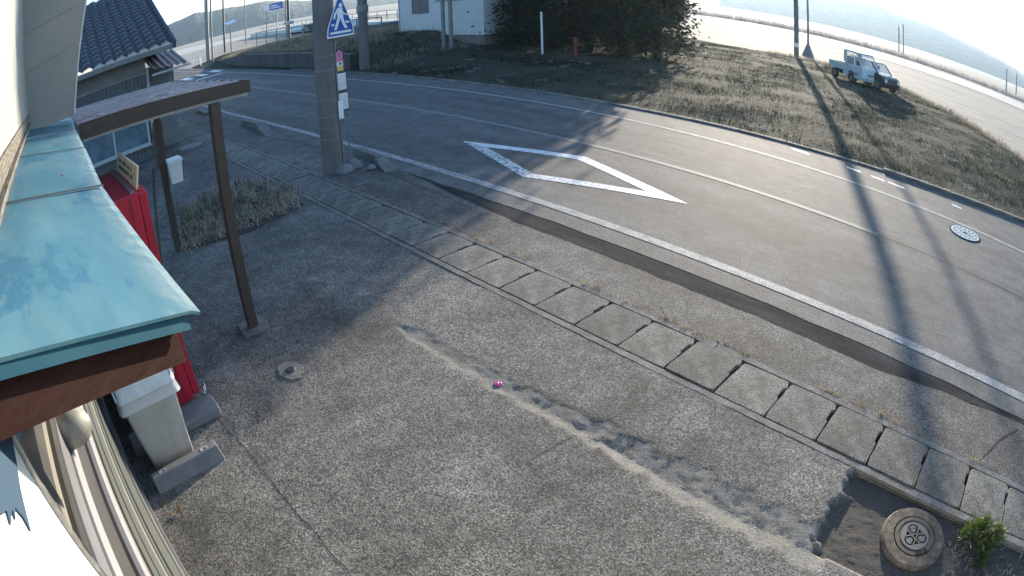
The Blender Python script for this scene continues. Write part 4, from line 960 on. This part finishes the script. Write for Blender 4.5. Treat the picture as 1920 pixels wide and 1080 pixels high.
# retaining wall and bank, station platform, fences
def wallrun(name, pts, z0, z1, th, m, par=None, lab=None, cat=None):
    mb = MB()
    for (a, b, ha), (c, d, hb) in zip(pts[:-1], pts[1:]):
        dv_ = Vector((c - a, d - b)); nn = Vector((-dv_.y, dv_.x)).normalized() * th
        mb.hexa([(a, b, z0), (c, d, z0), (c + nn.x, d + nn.y, z0), (a + nn.x, b + nn.y, z0), (a, b, ha), (c, d, hb), (c + nn.x, d + nn.y, hb), (a + nn.x, b + nn.y, ha)])
    o = mb.build(name, m, par)
    if lab: tag(o, lab, cat)
    return o
wallrun('retaining_wall', [(-23.4, 12.75, .75), (-27.9, 12.95, .82), (-34, 13.2, .85), (-41.8, 13.6, .86), (-52, 14.9, .4), (-58, 15.9, .2)][::-1], -.1, 0, -.35, retw, None, 'dark concrete retaining wall behind the road at left', 'retaining wall')
sp = []
for _ in range(2400):
    x = rnd.uniform(-56, -22); y = wall_y(x) + .3 + 8 * rnd.random() ** 1.6; sp.append((x, y, turf_h(x, y), rnd.uniform(.8, 1.5)))
tag(blades('grass', sp, strawm, .10, .26, 6, .2, .007, 14), 'dry frosted grass on the bank above the retaining wall', 'grass')
pf = thing('station_platform', 'long pale railway platform edge in the left distance', 'platform', (-95, 40, 0), math.atan2(-9, 60))
MB().box(-45, 48, 0, 3, -.1, .75).build('platform_wall', M('platform_pale', (.55, .54, .50), .8), pf)
MB().box(-45, 48, .0, .25, .752, .80).build('edge', signwhite, pf)
for k in range(32): MB().box(-45 + k * 3, -44.93 + k * 3, 2.8, 2.87, .755, 1.9).build('fence_post', polesteel, pf)
MB().box(-45, 48, 2.82, 2.85, 1.84, 1.9).box(-45, 48, 2.82, 2.85, 1.3, 1.34).build('fence_rail', polesteel, pf)
fn_ = thing('pipe_fence', 'grey pipe fence along the top of the grass bank', 'fence', (-40, 17.4, 1.15), math.atan2(-1.0, 20))
for k in range(9): MB().tube((-12 + k * 3, 0, -.3), (-12 + k * 3, 0, 1.0), .04, .04, 6).build('post', polesteel, fn_)
MB().tube((-12, 0, .98), (12, 0, .98), .035).tube((-12, 0, .55), (12, 0, .55), .03).build('rail', polesteel, fn_)
for k, (x, y, c_, l) in enumerate(((-90, 38, truckw, 'small white car parked by the platform in the left distance'), (-84, 38, cardark, 'small dark car parked by the platform in the left distance'), (-64, 34, truckw, 'white car parked near the black pole in the left distance'))):
    t = thing('parked_car', l, 'car', (x, y, .0), R(-10), 'cars parked by the station')
    MB().prism([(-1.9, .25), (1.9, .25), (1.95, .7), (1.2, .85), (.7, 1.4), (-1.5, 1.45), (-1.95, .9)], -.8, .8, lambda a, b, c: (a, c, b)).build('body', c_, t, bevel=.08)
    MB().prism([(-1.35, .92), (1.05, .90), (.62, 1.34), (-1.3, 1.38)], -.81, .81, lambda a, b, c: (a, c, b)).build('windows', ink, t)
    for xx in (-1.2, 1.2):
        MB().tube((xx, -.82, .3), (xx, .82, .3), .3, .3, 14).build('wheel', tyre, t)

# reeds along the far field road
sp = []
for _ in range(1600):
    x = rnd.uniform(-70, 30); sp.append((x, rnd.uniform(115.5, 122), -.1, rnd.uniform(.4, .9)))
tag(blades('reeds', sp, reedm, .8, 2.0, 7, .7, .06, 15), 'pale frosted reeds along the far field road', 'reeds')

# ------------------------------------------------------------------ trees between road and sun
def tree(loc, h, r0, seed, lab, n_clump=300, lean=0):
    rr = random.Random(seed); t = thing('cedar_tree', lab, 'tree', loc, 0, 'dark trees across the road')
    mb = MB(); pts = [Vector((0, 0, -.2))]
    for k in range(1, 9): pts.append(Vector((rr.gauss(0, .04) * k, rr.gauss(0, .04) * k, h * k / 8.3)))
    for k in range(8): mb.tube(pts[k], pts[k + 1], .24 * (1 - k / 9) * h / 12, .24 * (1 - (k + 1) / 9) * h / 12, 9, cap=False)
    for k in range(26):
        z = h * rr.uniform(.08, .9); a = rr.uniform(0, 6.28); R_ = r0 * (1 - .75 * (z / h)) * .8
        mb.tube((0, 0, z), (R_ * math.cos(a), R_ * math.sin(a), z - .1 * R_ + rr.uniform(-.2, .3)), .05, .015, 5, cap=False)
    mb.build('trunk', bark, t)
    vs, fs = [], []
    for _ in range(n_clump):
        u = rr.random(); z = h * (.05 + .955 * u); env = r0 * min(1, .78 + u * 3) * (1 - u ** 2.2) ** .8 * (.85 + .35 * mn.noise(Vector((seed, u * 6, 0))))
        a = rr.uniform(0, 6.28); d = env * rr.uniform(.25, 1.05) ** .6 * (1 + .25 * mn.noise(Vector((math.cos(a) * 2 + seed, math.sin(a) * 2, u * 5))))
        c = Vector((d * math.cos(a), d * math.sin(a), z - .12 * d)); s_ = rr.uniform(.35, .75)
        for _ in range(44):
            p = c + Vector((rr.gauss(0, s_ * .55), rr.gauss(0, s_ * .55), rr.gauss(0, s_ * .35)))
            dr = Vector((math.cos(a) + rr.gauss(0, .6), math.sin(a) + rr.gauss(0, .6), rr.gauss(-.25, .5))).normalized(); L = rr.uniform(.10, .27); sd_ = dr.orthogonal().normalized()
            sd_ = (Matrix.Rotation(rr.uniform(0, 6.28), 3, dr) @ sd_) * L * rr.uniform(.16, .30); b = len(vs)
            vs += [tuple(p), tuple(p + dr * L * .55 + sd_), tuple(p + dr * L), tuple(p + dr * L * .55 - sd_)]; fs.append((b, b + 1, b + 2, b + 3))
    me = bpy.data.meshes.new('crown'); me.from_pydata(vs, [], fs); me.materials.append(leafm); me.update()
    o = bpy.data.objects.new('crown', me); COL.objects.link(o); o.parent = t
    return t
TR = [(-22.3, 20.9, 11.5, 2.1, 'leftmost dark tree overlapping the white building corner'), (-20.2, 21.2, 12.5, 2.2, 'dark tree behind and left of the slim white post'), (-18.3, 21.6, 12.5, 2.2, 'dark tree straight behind the slim white post'),
      (-16.5, 21.8, 11.5, 2.0, 'dark tree behind the short red marker post'), (-14.9, 22.2, 10.5, 1.75, 'rightmost dark tree beside the bright low sun'), (-21.5, 24.6, 14, 2.9, 'tall tree standing in the second row behind the white post'), (-26.5, 27.5, 14, 3.0, 'tall tree behind the white building roof'), (-17.6, 25.0, 13.5, 2.6, 'tall tree in the second row behind the red marker post')]
for k, (x, y, h, r_, l) in enumerate(TR): tree((x, y, 0), h, r_, 40 + k, l, 480)

# ------------------------------------------------------------------ the truck and the dark car on the grass
tk = thing('pickup_truck', 'small white flatbed truck parked at the far edge of the grass', 'truck', (-6.80, 30.10, .06), math.atan2(-.545, .835))
# local: x forward (front bumper at 0), y left, z up
W2 = .74
lower = [(-1.75, .32), (-1.35, .32), (-1.28, .60), (-1.05, .68), (-.82, .60), (-.72, .32), (-.02, .32), (.0, .55), (-.03, .98), (-.10, 1.02), (-1.75, 1.02)]
MB().prism(lower, -W2, W2, lambda a, b, c: (a, c, b)).build('cab', truckw, tk, bevel=.03)
mb = MB()
mb.prism([(-1.72, 1.70), (-.62, 1.70), (-.52, 1.76), (-.70, 1.80), (-1.66, 1.80)], -.68, .68, lambda a, b, c: (a, c, b))
for s_ in (-1, 1):
    y0, y1 = s_ * .70, s_ * .66
    mb.hexa([(-.16, min(y0, y1), 1.02), (-.08, min(y0, y1), 1.02), (-.08, max(y0, y1), 1.02), (-.16, max(y0, y1), 1.02), (-.62, min(y0, y1), 1.70), (-.55, min(y0, y1), 1.70), (-.55, max(y0, y1), 1.70), (-.62, max(y0, y1), 1.70)])
    mb.box(-1.72, -1.60, min(y0, y1), max(y0, y1), 1.02, 1.70)
mb.box(-1.745, -1.70, -.66, -.45, 1.02, 1.70).box(-1.745, -1.70, .45, .66, 1.02, 1.70)
mb.build('cab_frame', truckw, tk, bevel=.01)
MB().hexa([(-.13, -.66, 1.03), (-.115, -.66, 1.03), (-.115, .66, 1.03), (-.13, .66, 1.03), (-.60, -.64, 1.70), (-.585, -.64, 1.70), (-.585, .64, 1.70), (-.60, .64, 1.70)]).build('windscreen', glassclear, tk)
for s_ in (-1, 1): MB().prism([(-1.60, 1.03), (-.20, 1.03), (-.64, 1.69), (-1.60, 1.69)], s_ * .675, s_ * .682, lambda a, b, c: (a, c, b)).build('side_window', glassclear, tk)
mb = MB(); P = [(-.62 + .07 * math.cos(R(a)), -.36 + .19 * math.sin(R(a)), 1.12 + .17 * math.cos(R(a))) for a in range(0, 361, 24)]; mb.path(P, .022, 6); mb.build('steering_wheel', ink, tk)
MB().box(-1.55, -1.42, -.60, -.08, .95, 1.45).box(-1.55, -1.42, .08, .60, .95, 1.45).build('seat_back', M('seat_grey', (.2, .2, .22), .8), tk)
mb = MB().box(-3.05, -1.78, -.70, .70, .58, .66); mb.build('bed_floor', truckw, tk)
for s_ in (-1, 1): MB().box(-3.05, -1.78, s_ * .70 - .02, s_ * .70 + .02, .60, .95).build('side_gate', truckw, tk, bevel=.008)
MB().box(-3.08, -3.04, -.70, .70, .60, .95).build('tail_gate', truckw, tk)
MB().box(-3.0, -.3, -.35, .35, .30, .57).build('chassis', blacksteel, tk)
for x in (-1.03, -2.55):
    for s_ in (-1, 1):
        w = MB().tube((x, s_ * .58, .27), (x, s_ * .72, .27), .27, .27, 20).build('wheel', tyre, tk); MB().tube((x, s_ * .721, .27), (x, s_ * .728, .27), .15, .14, 16).build('rim', alu, w)
for s_ in (-1, 1): MB().box(.001, .012, s_ * .55 - .11, s_ * .55 + .11, .62, .78).build('headlight', lampm, tk)
MB().box(-.04, .03, -.73, .73, .30, .46).build('bumper', M('bumper_grey', (.30, .34, .36), .5), tk, bevel=.015)
MB().box(.0, .014, -.30, .30, .60, .72).build('grille', M('grille_grey', (.22, .26, .28), .5), tk)
pw = MB().box(.031, .038, -.17, .17, .34, .50).build('number_plate', signwhite, tk)
mb = MB(); mb.box(.0385, .040, -.10, .10, .44, .47)
for k in range(4): mb.box(.0385, .040, -.13 + k * .07, -.09 + k * .07, .36, .42)
mb.build('plate_marks', ink, pw)
for s_ in (-1, 1): MB().box(-.30, -.22, s_ * .86 - .07, s_ * .86 + .07, 1.10, 1.32).tube((-.2, s_ * .74, 1.1), (-.25, s_ * .84, 1.18), .012, .012, 6).build('mirror', ink, tk, bevel=.01)
mb = MB()
for k, L_ in enumerate((.42, .40, .26)): mb.box(-.75, -.75 + L_, -.7425, -.7405, .62 - k * .07, .65 - k * .07)
mb.build('door_lettering', ink, tk)
MB().box(-1.40, -1.25, -.7445, -.7405, .90, .93).build('door_handle', ink, tk)

dc = thing('dark_car', 'dark car parked close beside the white truck', 'car', (-5.62, 30.45, .06), math.atan2(-.545, .835))
prof_ = [(-3.3, .25), (-.02, .25), (.0, .50), (-.05, .78), (-.30, .90), (-.62, .93), (-3.35, .93)]
MB().prism(prof_, -.74, .74, lambda a, b, c: (a, c, b)).build('body', cardark, dc, bevel=.05)
mb = MB().prism([(-1.25, 1.46), (-3.2, 1.46), (-3.15, 1.52), (-1.40, 1.52)], -.60, .60, lambda a, b, c: (a, c, b))
for s_ in (-1, 1):
    y0, y1 = sorted((s_ * .66, s_ * .60))
    mb.hexa([(-.72, y0, .93), (-.62, y0, .93), (-.62, y1, .93), (-.72, y1, .93), (-1.33, y0 - s_ * .03, 1.47), (-1.24, y0 - s_ * .03, 1.47), (-1.24, y1 - s_ * .03, 1.47), (-1.33, y1 - s_ * .03, 1.47)])
    mb.box(-3.3, -3.15, y0, y1, .93, 1.46).box(-2.15, -2.05, y0, y1, .93, 1.46)
mb.build('roof', cardark, dc, bevel=.015)
MB().hexa([(-.68, -.60, .935), (-.67, -.60, .935), (-.67, .60, .935), (-.68, .60, .935), (-1.29, -.57, 1.46), (-1.28, -.57, 1.46), (-1.28, .57, 1.46), (-1.29, .57, 1.46)]).build('windscreen', glassclear, dc)
for s_ in (-1, 1): MB().prism([(-3.14, .94), (-.74, .94), (-1.33, 1.45), (-3.14, 1.45)], s_ * .625, s_ * .632, lambda a, b, c: (a, c, b)).build('side_window', glassclear, dc)
for s_ in (-1, 1): MB().box(-.012, .012, s_ * .56 - .10, s_ * .56 + .10, .56, .76).build('headlight', lampm, dc, bevel=.01)
MB().box(-.01, .012, -.36, .36, .55, .70).build('grille', blacksteel, dc)
for x in (-.62, -2.75):
    for s_ in (-1, 1):
        w = MB().tube((x, s_ * .60, .28), (x, s_ * .745, .28), .28, .28, 20).build('wheel', tyre, dc); MB().tube((x, s_ * .746, .28), (x, s_ * .752, .28), .17, .16, 16).build('rim', alu, w)

# ------------------------------------------------------------------ haze
tk.scale = (.95, .95, .95); dc.scale = (.93, .93, .93)
HAZE = .00023
hz = MB().box(-2500, 2500, -2500, 2500, -1.4, 130).build('haze', bpy.data.materials.new('haze'))
hz['kind'] = 'stuff'; hz['label'] = 'thin pale morning haze over the fields'
hm = hz.data.materials[0]; hm.use_nodes = True; n = hm.node_tree.nodes; n.clear()
pv = n.new('ShaderNodeVolumePrincipled'); ou = n.new('ShaderNodeOutputMaterial')
pv.inputs['Density'].default_value = HAZE; pv.inputs['Color'].default_value = (.58, .78, 1, 1); pv.inputs['Anisotropy'].default_value = .55
hm.node_tree.links.new(pv.outputs[0], ou.inputs['Volume'])
